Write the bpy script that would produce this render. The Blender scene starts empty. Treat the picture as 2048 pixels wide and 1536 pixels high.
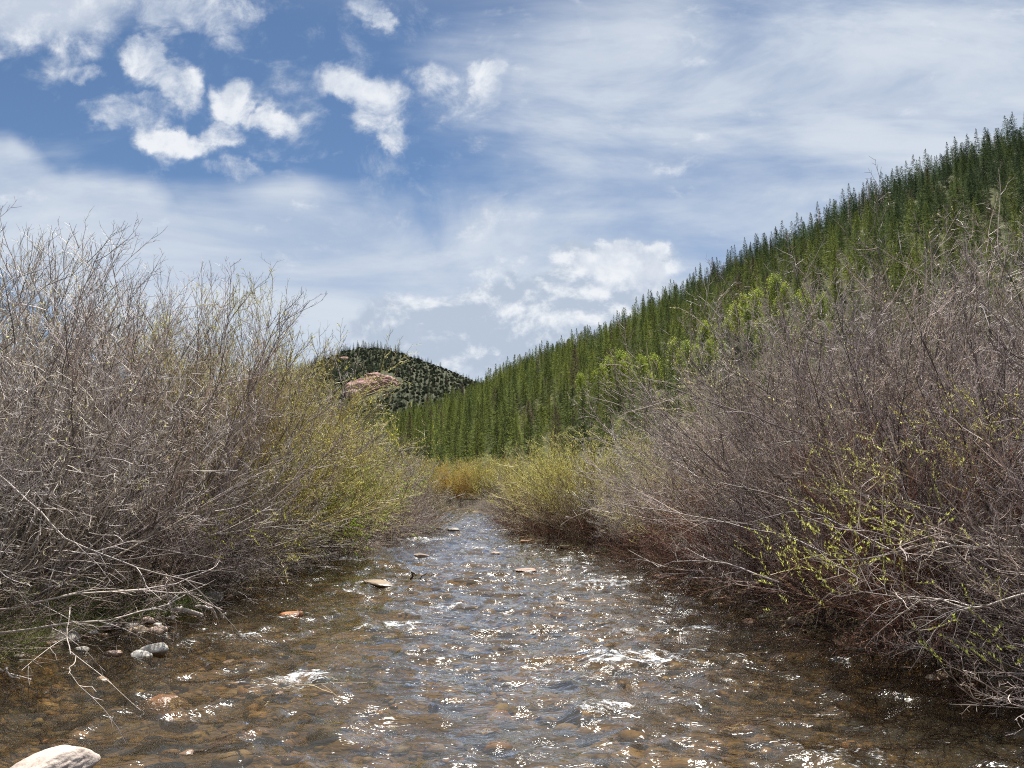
import bpy, math, random
import numpy as np
from mathutils import Vector

C = bpy.context.scene.collection
SC = bpy.context.scene
R = math.radians
CAMH, PITCH, F = 2.0, R(6.0), 1547.0

# ------------------------------------------------------------------ small maths
def ab(px, py):                      # photograph pixel -> world direction (x/y, z/y)
    cx, cy = (px - 1024.) / F, (768. - py) / F
    y = math.cos(PITCH) - cy * math.sin(PITCH)
    z = math.sin(PITCH) + cy * math.cos(PITCH)
    return cx / y, z / y
def at(px, py, Y):
    a, b = ab(px, py); return np.array((a * Y, Y, CAMH + b * Y))
def on_water(px, py, z=0.0):
    a, b = ab(px, py); Y = (z - CAMH) / b; return np.array((a * Y, Y, z))
def pix(P):                          # world -> photograph pixel
    P = np.asarray(P, float); y = P[..., 1]; zz = P[..., 2] - CAMH; c, s = math.cos(PITCH), math.sin(PITCH)
    f = y * c + zz * s; u = zz * c - y * s
    return 1024 + F * P[..., 0] / f, 768 - F * u / f
def sstep(a, b, x):
    t = np.clip((x - a) / (b - a), 0, 1); return t * t * (3 - 2 * t)
_tab = np.random.RandomState(5).rand(4096)
def vnoise(p, seed=0):
    p = np.asarray(p, float); i = np.floor(p).astype(np.int64); f = p - i; f = f * f * (3 - 2 * f); out = 0
    for dx in (0, 1):
        wx = f[:, 0] if dx else 1 - f[:, 0]
        for dy in (0, 1):
            wy = f[:, 1] if dy else 1 - f[:, 1]
            for dz in (0, 1):
                wz = f[:, 2] if dz else 1 - f[:, 2]
                h = (i[:, 0] + dx) * 73856093 ^ (i[:, 1] + dy) * 19349663 ^ (i[:, 2] + dz) * 83492791 ^ (seed * 2654435)
                h = (h ^ (h >> 13)) * 1274126177; h = (h ^ (h >> 16)) & 4095
                out = out + wx * wy * wz * _tab[h]
    return out
def fbm(p, oct=4, seed=0):
    p = np.asarray(p, float); s = 0; a = 0.5; n = 0
    for k in range(oct):
        s = s + a * vnoise(p * 2.03 ** k + 17.3 * k, seed + k); n += a; a *= 0.5
    return s / n
def fbm2(x, y, oct=4, seed=0):
    return fbm(np.stack([x.ravel(), y.ravel(), np.zeros(x.size) + 3.7], 1), oct, seed).reshape(x.shape)
def nrm(v): return v / np.maximum(np.linalg.norm(v, axis=-1, keepdims=True), 1e-9)

# ------------------------------------------------------------------ objects
def put(o, parent=None, label=None, cat=None, group=None, kind=None):
    if o.name not in C.objects: C.objects.link(o)
    if parent: o.parent = parent
    if label: o['label'] = label
    if cat: o['category'] = cat
    if group: o['group'] = group
    if kind: o['kind'] = kind
    return o
def mesh(name, V, Fc, mat=None, attrs=None, smooth=True):
    V = np.asarray(V, np.float32); Fc = np.asarray(Fc, np.int32); k = Fc.shape[1]; n = len(Fc)
    me = bpy.data.meshes.new(name)
    me.vertices.add(len(V)); me.vertices.foreach_set('co', V.ravel())
    me.loops.add(n * k); me.loops.foreach_set('vertex_index', Fc.ravel())
    me.polygons.add(n); me.polygons.foreach_set('loop_start', np.arange(0, n * k, k, dtype=np.int32))
    if smooth: me.polygons.foreach_set('use_smooth', np.ones(n, bool))
    for an, av in (attrs or {}).items():
        at_ = me.attributes.new(an, 'FLOAT', 'POINT'); at_.data.foreach_set('value', np.asarray(av, np.float32))
    me.update(calc_edges=True)
    if mat: me.materials.append(mat)
    return me
def obj(name, me): return bpy.data.objects.new(name, me)
def empty(name, loc, rz=0, sc=(1, 1, 1)):
    o = bpy.data.objects.new(name, None); o.empty_display_size = .2
    o.location = loc; o.rotation_euler = (0, 0, rz); o.scale = sc; C.objects.link(o); return o
def copy_to(proto, parent):
    c = proto.copy(); C.objects.link(c); c.parent = parent; return c

# ------------------------------------------------------------------ materials
def mat_new(name):
    m = bpy.data.materials.new(name); m.use_nodes = True; nt = m.node_tree; nt.nodes.clear(); return m, nt
class NT:
    def __init__(s, nt): s.nt = nt; s.n = nt.nodes; s.l = nt.links
    def node(s, typ, _in=None, **kw):
        nd = s.n.new(typ)
        for k, v in kw.items(): setattr(nd, k, v)
        for k, v in (_in or {}).items():
            if isinstance(v, bpy.types.NodeSocket): s.l.new(v, nd.inputs[k])
            elif isinstance(v, bpy.types.Node): s.l.new(v.outputs[0], nd.inputs[k])
            else: nd.inputs[k].default_value = v
        return nd
    def math(s, op, a, b=0.0, c=0.0, clamp=False):
        nd = s.n.new('ShaderNodeMath'); nd.operation = op; nd.use_clamp = clamp
        for i, v in enumerate((a, b, c)):
            if isinstance(v, bpy.types.NodeSocket): s.l.new(v, nd.inputs[i])
            else: nd.inputs[i].default_value = v
        return nd.outputs[0]
    def mix(s, fac, a, b, blend='MIX'):
        nd = s.n.new('ShaderNodeMix'); nd.data_type = 'RGBA'; nd.blend_type = blend; nd.clamp_factor = True
        for i, v in ((0, fac), (6, a), (7, b)):
            if isinstance(v, bpy.types.NodeSocket): s.l.new(v, nd.inputs[i])
            elif isinstance(v, tuple): nd.inputs[i].default_value = v if len(v) == 4 else (*v, 1)
            else: nd.inputs[i].default_value = v
        return nd.outputs[2]
    def ramp(s, fac, stops, interp='LINEAR'):
        nd = s.n.new('ShaderNodeValToRGB'); nd.color_ramp.interpolation = interp; e = nd.color_ramp.elements
        while len(e) < len(stops): e.new(0.5)
        for el, (p, c) in zip(e, stops): el.position = p; el.color = (*c, 1) if len(c) == 3 else c
        s.l.new(fac, nd.inputs[0]); return nd.outputs[0]
    def smooth(s, x, lo, hi, to0=0.0, to1=1.0):
        nd = s.n.new('ShaderNodeMapRange'); nd.interpolation_type = 'SMOOTHSTEP'
        s.l.new(x, nd.inputs[0]); nd.inputs[1].default_value = lo; nd.inputs[2].default_value = hi
        nd.inputs[3].default_value = to0; nd.inputs[4].default_value = to1; return nd.outputs[0]
    def noise(s, vec, scale, detail=4, rough=.55, dist=0.0):
        nd = s.node('ShaderNodeTexNoise', {'Scale': scale, 'Detail': detail, 'Roughness': rough, 'Distortion': dist})
        if vec is not None: s.l.new(vec, nd.inputs['Vector'])
        return nd.outputs[0]
    def mapping(s, vec, loc=(0, 0, 0), rot=(0, 0, 0), scale=(1, 1, 1), typ='POINT'):
        nd = s.node('ShaderNodeMapping', {'Location': loc, 'Rotation': rot, 'Scale': scale}, vector_type=typ)
        s.l.new(vec, nd.inputs[0]); return nd.outputs[0]
def out(t, sh, disp=None):
    o = t.node('ShaderNodeOutputMaterial', {'Surface': sh}); return o
def principled(t, col, rough=.8, normal=None, spec=.3):
    d = {'Roughness': rough, 'Specular IOR Level': spec}
    if normal is not None: d['Normal'] = normal
    b = t.node('ShaderNodeBsdfPrincipled', d)
    if isinstance(col, tuple): b.inputs['Base Color'].default_value = (*col, 1)
    else: t.l.new(col, b.inputs['Base Color'])
    return b

def m_bark():                # colour of the plant comes from the object's own colour
    m, nt = mat_new('willow_bark'); t = NT(nt)
    oi = t.node('ShaderNodeObjectInfo'); tint = t.node('ShaderNodeAttribute', attribute_name='tint').outputs['Fac']
    geo = t.node('ShaderNodeNewGeometry'); nz = t.noise(geo.outputs['Position'], 1.3, 2)
    v = t.math('MULTIPLY_ADD', t.math('POWER', tint, 1.6), 1.7, 0.22)
    col = t.mix(1.0, oi.outputs['Color'], t.mix(t.smooth(nz, .35, .65), (.9, .88, .9), (1.08, 1.04, .94)), 'MULTIPLY')
    vv = t.node('ShaderNodeCombineColor', {0: v, 1: v, 2: v}).outputs[0]
    col = t.mix(1.0, col, vv, 'MULTIPLY')
    out(t, principled(t, col, .5, spec=.38)); return m
def m_leaf(name='willow_leaf'):
    m, nt = mat_new(name); t = NT(nt)
    oi = t.node('ShaderNodeObjectInfo'); tint = t.node('ShaderNodeAttribute', attribute_name='tint').outputs['Fac']
    v = t.math('MULTIPLY_ADD', tint, .8, 0.6)
    col = t.mix(1.0, oi.outputs['Color'], t.node('ShaderNodeCombineColor', {0: v, 1: v, 2: v}).outputs[0], 'MULTIPLY')
    d = t.node('ShaderNodeBsdfDiffuse', {'Color': col}); tr = t.node('ShaderNodeBsdfTranslucent', {'Color': col})
    out(t, t.node('ShaderNodeMixShader', {0: .45, 1: d, 2: tr})); return m
def m_conifer():
    m, nt = mat_new('conifer_needles'); t = NT(nt)
    oi = t.node('ShaderNodeObjectInfo'); tint = t.node('ShaderNodeAttribute', attribute_name='tint').outputs['Fac']
    loc = oi.outputs['Location']
    sep = t.node('ShaderNodeSeparateXYZ', {0: loc})
    n1 = t.noise(loc, .012, 3)
    rnd = oi.outputs['Random']
    zf = t.smooth(sep.outputs[2], 45., 120.)                      # darker kind of fir on the upper slope
    f = t.math('ADD', t.math('MULTIPLY', rnd, .55), t.math('MULTIPLY', n1, .5))
    f = t.math('SUBTRACT', f, t.math('MULTIPLY', zf, .42), clamp=True)
    col = t.ramp(f, [(0.0, (.055, .078, .045)), (.3, (.095, .125, .050)), (.55, (.155, .182, .055)), (.85, (.22, .24, .06))])
    far = t.smooth(sep.outputs[1], 640., 760.)
    col = t.mix(far, col, t.mix(rnd, (.045, .06, .042), (.085, .10, .062)))
    dead = t.math('GREATER_THAN', rnd, .965)
    col = t.mix(dead, col, (.13, .095, .075))
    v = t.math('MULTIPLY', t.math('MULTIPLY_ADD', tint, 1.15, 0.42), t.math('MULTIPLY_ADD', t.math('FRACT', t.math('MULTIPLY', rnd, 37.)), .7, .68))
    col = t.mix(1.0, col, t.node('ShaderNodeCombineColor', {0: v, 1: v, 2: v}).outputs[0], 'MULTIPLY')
    d = t.node('ShaderNodeBsdfDiffuse', {'Color': col}); tr = t.node('ShaderNodeBsdfTranslucent', {'Color': col})
    out(t, t.node('ShaderNodeMixShader', {0: .3, 1: d, 2: tr})); return m
def m_plain(name, col, rough=.85, var=.35, scale=6.):
    m, nt = mat_new(name); t = NT(nt); geo = t.node('ShaderNodeNewGeometry')
    n = t.noise(geo.outputs['Position'], scale, 5)
    c = t.mix(n, tuple(x * (1 - var) for x in col), tuple(x * (1 + var) for x in col))
    out(t, principled(t, c, rough, spec=.2)); return m
def m_rock():
    m, nt = mat_new('river_rock'); t = NT(nt); geo = t.node('ShaderNodeNewGeometry'); oi = t.node('ShaderNodeObjectInfo')
    P = geo.outputs['Position']; z = t.node('ShaderNodeSeparateXYZ', {0: P}).outputs[2]
    n = t.noise(P, 9., 8, .65); n2 = t.noise(P, 45., 4)
    c = t.mix(1.0, oi.outputs['Color'], t.ramp(n, [(.3, (.62, .58, .55)), (.5, (1., .98, .95)), (.7, (1.15, 1.12, 1.05))]), 'MULTIPLY')
    c = t.mix(t.smooth(n2, .58, .7), c, t.mix(.6, c, (.1, .08, .06)))
    wet = t.smooth(t.math('ADD', z, t.math('MULTIPLY', n, .05)), .045, .075, 1., 0.)
    c = t.mix(wet, c, t.mix(1.0, c, (.38, .32, .26), 'MULTIPLY'))
    bm = t.node('ShaderNodeBump', {'Strength': .5, 'Distance': .02, 'Height': t.noise(P, 28., 6)})
    rg = t.math('SUBTRACT', .8, t.math('MULTIPLY', wet, .5))
    p = principled(t, c, .8, bm.outputs[0], .35); t.l.new(rg, p.inputs['Roughness']); out(t, p); return m
def m_outcrop():
    m, nt = mat_new('red_sandstone'); t = NT(nt); geo = t.node('ShaderNodeNewGeometry'); P = geo.outputs['Position']
    n = t.noise(t.mapping(P, scale=(1, 1, 3.), rot=(.3, 0.3, 0)), .07, 7, .65)
    c = t.ramp(n, [(.3, (.17, .08, .065)), (.5, (.36, .215, .185)), (.7, (.46, .32, .28))])
    bm = t.node('ShaderNodeBump', {'Strength': 1., 'Distance': 3., 'Height': n})
    out(t, principled(t, c, .9, bm.outputs[0], .2)); return m
def m_ground():
    m, nt = mat_new('bank_and_bed'); t = NT(nt); geo = t.node('ShaderNodeNewGeometry'); P = geo.outputs['Position']
    z = t.node('ShaderNodeSeparateXYZ', {0: P}).outputs[2]; y = t.node('ShaderNodeSeparateXYZ', {0: P}).outputs[1]
    wob = t.node('ShaderNodeVectorMath', {0: P, 1: t.node('ShaderNodeTexNoise', {'Vector': P, 'Scale': 3.}).outputs[1]}, operation='ADD').outputs[0]
    vo = t.node('ShaderNodeTexVoronoi', {'Vector': wob, 'Scale': 3.6, 'Randomness': 1.}); ve = t.node('ShaderNodeTexVoronoi', {'Vector': wob, 'Scale': 3.6}, feature='DISTANCE_TO_EDGE')
    v2 = t.node('ShaderNodeTexVoronoi', {'Vector': P, 'Scale': 17.})
    sepc = t.node('ShaderNodeSeparateColor', {0: vo.outputs['Color']})
    stone = t.ramp(sepc.outputs[0], [(0., (.10, .07, .038)), (.3, (.22, .16, .072)), (.55, (.27, .175, .08)), (.75, (.34, .26, .14)), (1., (.20, .17, .10))])
    peb = t.ramp(t.node('ShaderNodeSeparateColor', {0: v2.outputs['Color']}).outputs[0], [(0., (.07, .05, .03)), (.6, (.20, .135, .075)), (1., (.33, .24, .15))])
    bed = t.mix(t.smooth(ve.outputs['Distance'], .02, .13), peb, stone)
    bed = t.mix(1.0, bed, t.ramp(t.noise(P, .8, 5), [(.35, (.38, .36, .33)), (.62, (1.0, .93, .85))]), 'MULTIPLY')
    soil = t.mix(t.noise(P, 7., 6, .7), (.03, .022, .015), (.12, .09, .06))
    meadow = t.mix(t.noise(P, .4, 6), (.14, .13, .05), (.26, .22, .10))
    land = t.mix(t.smooth(y, 60., 100.), soil, meadow)
    c = t.mix(t.smooth(z, -.03, .05), bed, land)
    hgt = t.math('ADD', t.math('MULTIPLY', t.smooth(ve.outputs['Distance'], 0., .25), .6), t.math('MULTIPLY', t.noise(P, 18., 5), .4))
    bm = t.node('ShaderNodeBump', {'Strength': .9, 'Distance': .06, 'Height': hgt})
    out(t, principled(t, c, .85, bm.outputs[0], .25)); return m
def m_hill(name, c0, c1, c2, sc):
    m, nt = mat_new(name); t = NT(nt); geo = t.node('ShaderNodeNewGeometry'); P = geo.outputs['Position']
    n = t.noise(P, sc, 7, .65); n2 = t.noise(P, sc * .12, 4)
    c = t.ramp(n, [(.32, c0), (.5, c1), (.68, c2)])
    c = t.mix(t.smooth(n2, .45, .6), c, t.mix(.5, c, c1))
    out(t, principled(t, c, .95, spec=.1)); return m
def m_water():
    m, nt = mat_new('river_water'); t = NT(nt); geo = t.node('ShaderNodeNewGeometry'); P = geo.outputs['Position']
    foam = t.node('ShaderNodeAttribute', attribute_name='foam').outputs['Fac']
    agit = t.node('ShaderNodeAttribute', attribute_name='agit').outputs['Fac']
    y = t.node('ShaderNodeSeparateXYZ', {0: P}).outputs[1]
    P2 = t.mapping(P, scale=(.6, 1.3, 1.)); Pw = t.node('ShaderNodeVectorMath', {0: P2, 1: t.node('ShaderNodeVectorMath', {0: t.node('ShaderNodeTexNoise', {'Vector': P2, 'Scale': 2.6}).outputs[1], 'Scale': .35}, operation='SCALE').outputs[0]}, operation='ADD').outputs[0]
    n1 = t.noise(Pw, 7., 3, .55); n2 = t.noise(Pw, 24., 3, .6); n3 = t.noise(P, 85., 2, .6)
    rid = t.math('ABSOLUTE', t.math('SUBTRACT', n1, .5))
    h = t.math('ADD', t.math('MULTIPLY', rid, -1.5), t.math('MULTIPLY', n2, .13))
    cl = t.smooth(t.math('ADD', t.math('ADD', t.noise(P, 1.7, 4, .6), t.math('MULTIPLY', foam, .35)), t.math('MULTIPLY', agit, .3)), .80, 1.08)
    h = t.math('ADD', h, t.math('MULTIPLY', n3, t.math('MULTIPLY', t.math('MULTIPLY_ADD', cl, .16, .012), t.smooth(y, 6.5, 17., 1., .25))))
    bm = t.node('ShaderNodeBump', {'Strength': 1.0, 'Distance': .021, 'Height': h})
    fr = t.node('ShaderNodeFresnel', {'IOR': 1.33, 'Normal': bm.outputs[0]}).outputs[0]
    fr = t.math('MULTIPLY_ADD', fr, 1.9, .04, clamp=True)
    clear = t.node('ShaderNodeBsdfTransparent', {'Color': (.82, .72, .50, 1)})
    murk = t.node('ShaderNodeBsdfDiffuse', {'Color': (.075, .062, .034, 1), 'Normal': bm.outputs[0]})
    body = t.node('ShaderNodeMixShader', {0: .26, 1: clear, 2: murk})
    gl = t.node('ShaderNodeBsdfGlossy', {'Roughness': .07, 'Color': (1, 1, 1, 1), 'Normal': bm.outputs[0]})
    w = t.node('ShaderNodeMixShader', {0: fr, 1: body, 2: gl})
    fn = t.noise(Pw, 21., 8, .78, .25)
    fn2 = t.math('ABSOLUTE', t.math('SUBTRACT', t.noise(Pw, 30., 5, .7, 1.), .5))
    fd = t.math('ADD', t.math('MULTIPLY', foam, .62), t.math('SUBTRACT', t.math('MULTIPLY', fn, 2.6), t.math('MULTIPLY_ADD', fn2, .7, 1.68)))
    fa = t.smooth(fd, .05, .42, 0., .9)
    fo = t.node('ShaderNodeBsdfDiffuse', {'Color': (.82, .85, .88, 1), 'Normal': bm.outputs[0]})
    out(t, t.node('ShaderNodeMixShader', {0: fa, 1: w, 2: fo})); return m

BARK, LEAF, CONI = m_bark(), m_leaf(), m_conifer()
TRUNK = m_plain('conifer_bark', (.16, .125, .095), .9, .4, 3.)
ROCK, OUTCROP = m_rock(), m_outcrop()

# ------------------------------------------------------------------ plant growing
class MB:
    def __init__(s): s.V = []; s.F = []; s.T = []; s.n = 0
    def add(s, V, Fc, tint):
        s.V.append(V); s.F.append(Fc + s.n); s.T.append(tint); s.n += len(V)
    def mesh(s, name, mat): return mesh(name, np.concatenate(s.V), np.concatenate(s.F), mat, {'tint': np.concatenate(s.T)})
def frames(T):
    ref = np.zeros_like(T); m = np.argmin(np.abs(T.mean(1)), axis=1); ref[np.arange(len(T)), :, :] = 0
    for b in range(3): ref[m == b, :, b] = 1
    N1 = nrm(np.cross(T, ref)); return N1, np.cross(T, N1)
def tubes(mb, P, Rd, tint, sides=3):
    B, K, _ = P.shape; T = nrm(np.gradient(P, axis=1)); N1, N2 = frames(T)
    a = np.arange(sides) * 2 * math.pi / sides
    V = P[:, :, None, :] + Rd[:, :, None, None] * (np.cos(a)[None, None, :, None] * N1[:, :, None, :] + np.sin(a)[None, None, :, None] * N2[:, :, None, :])
    idx = np.arange(B * K * sides).reshape(B, K, sides); nx = np.roll(idx, -1, axis=2)
    Fc = np.stack([idx[:, :-1], nx[:, :-1], nx[:, 1:], idx[:, 1:]], -1).reshape(-1, 4)
    mb.add(V.reshape(-1, 3), Fc, np.repeat(tint, K * sides))
def grow(S, D, L, K, up, wander, rng):
    B = len(S); P = np.zeros((B, K, 3)); P[:, 0] = S; d = nrm(D); ds = (L / (K - 1))[:, None]; up = np.broadcast_to(up, (B,))
    for k in range(1, K):
        d = d + rng.normal(0, 1, (B, 3)) * wander; d[:, 2] += up / (K - 1); d = nrm(d); P[:, k] = P[:, k - 1] + d * ds
    return P
def kids(P, n, t0, t1, a0, a1, rng, upbias=0.):
    B, K, _ = P.shape; T = nrm(np.gradient(P, axis=1)); N1, N2 = frames(T)
    t = t0 + (t1 - t0) * (np.arange(n)[None] + rng.rand(B, n)) / n; s = t * (K - 1); i = np.minimum(s.astype(int), K - 2); f = (s - i)[..., None]
    bi = np.arange(B)[:, None]
    S = P[bi, i] * (1 - f) + P[bi, i + 1] * f
    ang = rng.uniform(a0, a1, (B, n))[..., None]; ph = rng.uniform(0, 2 * math.pi, (B, n))[..., None]
    D = np.cos(ang) * T[bi, i] + np.sin(ang) * (np.cos(ph) * N1[bi, i] + np.sin(ph) * N2[bi, i]); D[..., 2] += upbias
    return S.reshape(-1, 3), D.reshape(-1, 3), t.reshape(-1)
def rad(B, K, r0, r1): 
    k = np.linspace(0, 1, K)[None]; return np.broadcast_to(np.asarray(r0).reshape(-1, 1), (B, 1)) * (1 - k) + r1 * k
def leaf_quads(S, D, size, width, rng, tint):
    n = len(S); D = nrm(D); r = nrm(rng.normal(0, 1, (n, 3))); W = nrm(np.cross(D, r)); s = (size * rng.uniform(.6, 1.3, n))[:, None]; w = s * width
    V = np.stack([S, S + D * s * .45 + W * w, S + D * s, S + D * s * .45 - W * w], 1).reshape(-1, 3)
    return V, np.arange(4 * n).reshape(n, 4), np.repeat(tint, 4)

def willow(seed, H, nst, spread, nsec, nter, nqua, leaf_n, leaf_patch, thick=1., low=.0, leaf=.034):
    """meshes: heavy stems, twigs, leaves of one clump"""
    rng = np.random.RandomState(seed)
    th = R(1) * (4 + spread * rng.rand(nst) ** (.85 - low * .35)); ph = rng.rand(nst) * 2 * math.pi
    d = np.stack([np.sin(th) * np.cos(ph), np.sin(th) * np.sin(ph), np.cos(th)], 1)
    r0 = .15 + .45 * np.sqrt(rng.rand(nst)) * np.minimum(th / R(45), 1)
    S = np.stack([np.cos(ph) * r0, np.sin(ph) * r0, np.zeros(nst) - .05], 1)
    L = H * rng.uniform(.80, 1.05, nst) * (1 - .22 * (th / R(80)) ** 2); L[rng.rand(nst) < .25] *= .72
    up = np.where(th > R(52), rng.uniform(-.35, .45, nst), rng.uniform(.0, .55, nst))
    P = grow(S, d, L, 11, up, .065, rng)
    P[:, :, 2] = np.where(P[:, :, 2] < .02 + .12 * rng.rand(nst)[:, None], np.abs(P[:, :, 2]) * .5 + .03, P[:, :, 2]); P[:, 0, 2] = -.15
    st, tw, lf = MB(), MB(), MB()
    tubes(st, P, rad(nst, 11, rng.uniform(.008, .017, nst) * thick * H / 4.5, .0025), rng.rand(nst), 4)
    S1, D1, t1 = kids(P, nsec, .34 if H > 4 else (.26 if low else .16), .97, R(14), R(48), rng, .10)
    L1 = np.repeat(L, nsec) * .34 * (1.12 - .72 * t1) * rng.uniform(.5, 1.25, len(t1))
    P1 = grow(S1, D1, L1, 6, rng.uniform(-.15, .5, len(S1)), .10, rng); tubes(tw, P1, rad(len(S1), 6, .0052 * thick, .0018), rng.rand(len(S1)))
    S2, D2, t2 = kids(P1, nter, .15, .97, R(22), R(58), rng, .06)
    L2 = np.repeat(L1, nter) * .42 * rng.uniform(.45, 1.2, len(t2)) * (1.15 - .5 * t2)
    P2 = grow(S2, D2, L2, 4, rng.uniform(-.1, .4, len(S2)), .12, rng); tubes(tw, P2, rad(len(S2), 4, .0030 * thick, .0013), rng.rand(len(S2)))
    tips = P2
    if nqua:
        S3, D3, t3 = kids(P2, nqua, .3, .95, R(28), R(60), rng, .05)
        L3 = np.repeat(L2, nqua) * .42 * rng.uniform(.5, 1.2, len(t3))
        P3 = grow(S3, D3, L3, 3, .15, .1, rng); tubes(tw, P3, rad(len(S3), 3, .0021 * thick, .0011), rng.rand(len(S3)))
    # buds and opening leaves, in patches
    B = len(tips); msk = fbm(tips[:, -1] * 1.1 + seed * 3.1, 3, seed)
    keep = np.where(msk > np.quantile(msk, 1 - leaf_patch))[0]
    if len(keep) and leaf_n:
        Sl, Dl, _ = kids(tips[keep], leaf_n, .1, 1.0, R(15), R(65), rng, .25)
        V, Fq, Tt = leaf_quads(Sl, Dl, leaf, .17, rng, rng.rand(len(Sl))); lf.add(V, Fq, Tt)
    return dict(stem=st.mesh('willow_stem', BARK), twig_crown=tw.mesh('willow_twigs', BARK), foliage=lf.mesh('willow_foliage', LEAF) if lf.n else None, H=H)

def conifer(seed, H, Rm, power=.85, levels=38, droop=.25, gap=.06, tuft=.36):
    rng = np.random.RandomState(seed); mb, tk = MB(), MB()
    K = 6; P = np.zeros((1, K, 3)); P[0, :, 2] = np.linspace(-.6, H, K); P[0, :, 0] = rng.normal(0, .04, K); P[0, 0, 0] = 0
    tubes(tk, P, rad(1, K, .16 * H / 14, .015), np.array([.5]), 6)
    t = np.repeat(np.linspace(gap, .985, levels), 7) + rng.normal(0, .008, levels * 7); t = np.clip(t, gap * .8, .99)
    n = len(t); ph = rng.rand(n) * 2 * math.pi
    lob = 1 + .25 * np.sin(ph * 2 + rng.rand() * 6 + t * 9)
    L = Rm * ((1 - t) ** power) * rng.uniform(.55, 1.15, n) * lob * np.where(t < .2, .75 + t, 1.) + .12
    S = np.stack([np.zeros(n), np.zeros(n), t * H], 1)
    el = R(8) + (t - .5) * R(60) + rng.normal(0, .12, n)
    D = np.stack([np.cos(ph) * np.cos(el), np.sin(ph) * np.cos(el), np.sin(el)], 1)
    Pb = grow(S, D, L, 4, -droop, .06, rng)
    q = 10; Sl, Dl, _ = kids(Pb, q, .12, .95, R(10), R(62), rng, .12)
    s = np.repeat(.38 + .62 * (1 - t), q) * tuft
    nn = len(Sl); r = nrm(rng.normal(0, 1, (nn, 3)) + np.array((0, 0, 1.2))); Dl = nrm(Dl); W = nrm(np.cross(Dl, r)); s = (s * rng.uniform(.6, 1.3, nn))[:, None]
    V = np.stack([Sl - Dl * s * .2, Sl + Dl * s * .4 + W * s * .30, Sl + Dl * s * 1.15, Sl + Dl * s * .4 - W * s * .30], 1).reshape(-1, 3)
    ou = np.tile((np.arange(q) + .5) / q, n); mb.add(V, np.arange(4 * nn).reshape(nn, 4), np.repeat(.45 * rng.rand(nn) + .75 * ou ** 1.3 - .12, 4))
    return dict(trunk=tk.mesh('conifer_trunk', TRUNK), crown=mb.mesh('conifer_crown', CONI), H=H)

# ------------------------------------------------------------------ river course
RC = np.array([(-.4, -14, 5.6), (-.4, 5, 5.3), (-.75, 8.4, 4.55), (-.5, 10, 4.05), (-.65, 13, 3.75), (-.8, 16.5, 3.4), (-1.5, 20, 2.35), (-1.3, 24, 1.5),
               (-1.45, 28, 1.15), (-1.95, 32, 1.1), (-3.3, 35.2, 1.3), (-8, 37.6, 1.8), (-20, 39, 2.2), (-60, 44, 3)], float)
_s = np.linspace(0, len(RC) - 1, 900); _i = np.minimum(_s.astype(int), len(RC) - 2); _f = (_s - _i)[:, None]; RS = RC[_i] * (1 - _f) + RC[_i + 1] * _f
def rsd(x, y):                       # distance beyond the water's edge (negative in the water)
    sh = np.shape(x); x = np.ravel(x); y = np.ravel(y); o = np.empty(len(x))
    for k in range(0, len(x), 20000):
        dd = np.hypot(x[k:k + 20000, None] - RS[None, :, 0], y[k:k + 20000, None] - RS[None, :, 1]) - RS[None, :, 2]; o[k:k + 20000] = dd.min(1)
    return o.reshape(sh)
def gz(x, y):
    x = np.asarray(x, float); y = np.asarray(y, float)
    e = rsd(x, y) + (fbm2(x * .9, y * .9, 3, 9) - .5) * .7
    z = np.where(e < 0, -.40 * sstep(0, 1.1, -e), .34 * sstep(0, .9, e))
    z = z + (fbm2(x * 2.2, y * 2.2, 4, 3) - .5) * np.where(e < 0, .16, .12) * sstep(0, .3, np.abs(e)) + (fbm2(x * 7, y * 7, 2, 5) - .5) * .05
    return z
def axis(lo, hi, step, far0, far1, g=1.16):
    v = list(np.arange(lo, hi + 1e-6, step)); s = step
    while v[-1] < far1: s *= g; v.append(v[-1] + s)
    s = step
    while v[0] > far0: s *= g; v.insert(0, v[0] - s)
    return np.array(v)
def grid(xs, ys):
    X, Y = np.meshgrid(xs, ys); nx, ny = len(xs), len(ys); i = np.arange(nx * ny).reshape(ny, nx)
    return X, Y, np.stack([i[:-1, :-1], i[:-1, 1:], i[1:, 1:], i[1:, :-1]], -1).reshape(-1, 4)
X, Y, Fg = grid(axis(-7.2, 6.6, .09, -3000, 3000), axis(2.5, 41, .10, -600, 4200))
near = (np.abs(X) < 80) & (Y < 90) & (Y > -40)
Z = np.full(X.shape, .3); Z[near] = gz(X[near], Y[near])
put(obj('ground', mesh('ground', np.stack([X, Y, Z], -1).reshape(-1, 3), Fg, m_ground())), kind='structure')

# water surface
FOAM = [(790, 1255, .50, 1.), (610, 1358, .46, .85), (470, 1275, .42, .8), (1200, 1168, .75, .9), (1215, 1325, .5, .85), (1300, 1322, .45, .85), (1400, 1255, .6, .85), (1250, 1420, .35, .9),
        (1170, 1425, .2, .8), (1700, 1512, .45, .7), (700, 1120, .8, .75), (640, 1140, .5, .7), (1480, 1312, .3, .7), (1270, 1265, .3, .8), (690, 1185, .4, .6), (950, 1095, .8, .55), (1050, 1095, .8, .5),
        (1130, 1120, .8, .5), (905, 1215, .4, .8), (830, 1225, .35, .6), (1385, 1305, .2, .8), (1080, 1510, .25, .6), (840, 1080, .9, .7), (1000, 1062, 1.0, .6), (930, 1045, 1., .5), (960, 1262, .3, .6), (480, 1370, .25, .5), (1150, 1075, .6, .6)]
xs, ys = np.arange(-9, 7.4, .045), np.concatenate([np.arange(1.0, 16, .04), np.arange(16, 42, .08)])
X, Y, Fw = grid(xs, ys); foam = np.zeros(X.shape); hump = np.zeros(X.shape)
rf = np.random.RandomState(4)
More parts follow.
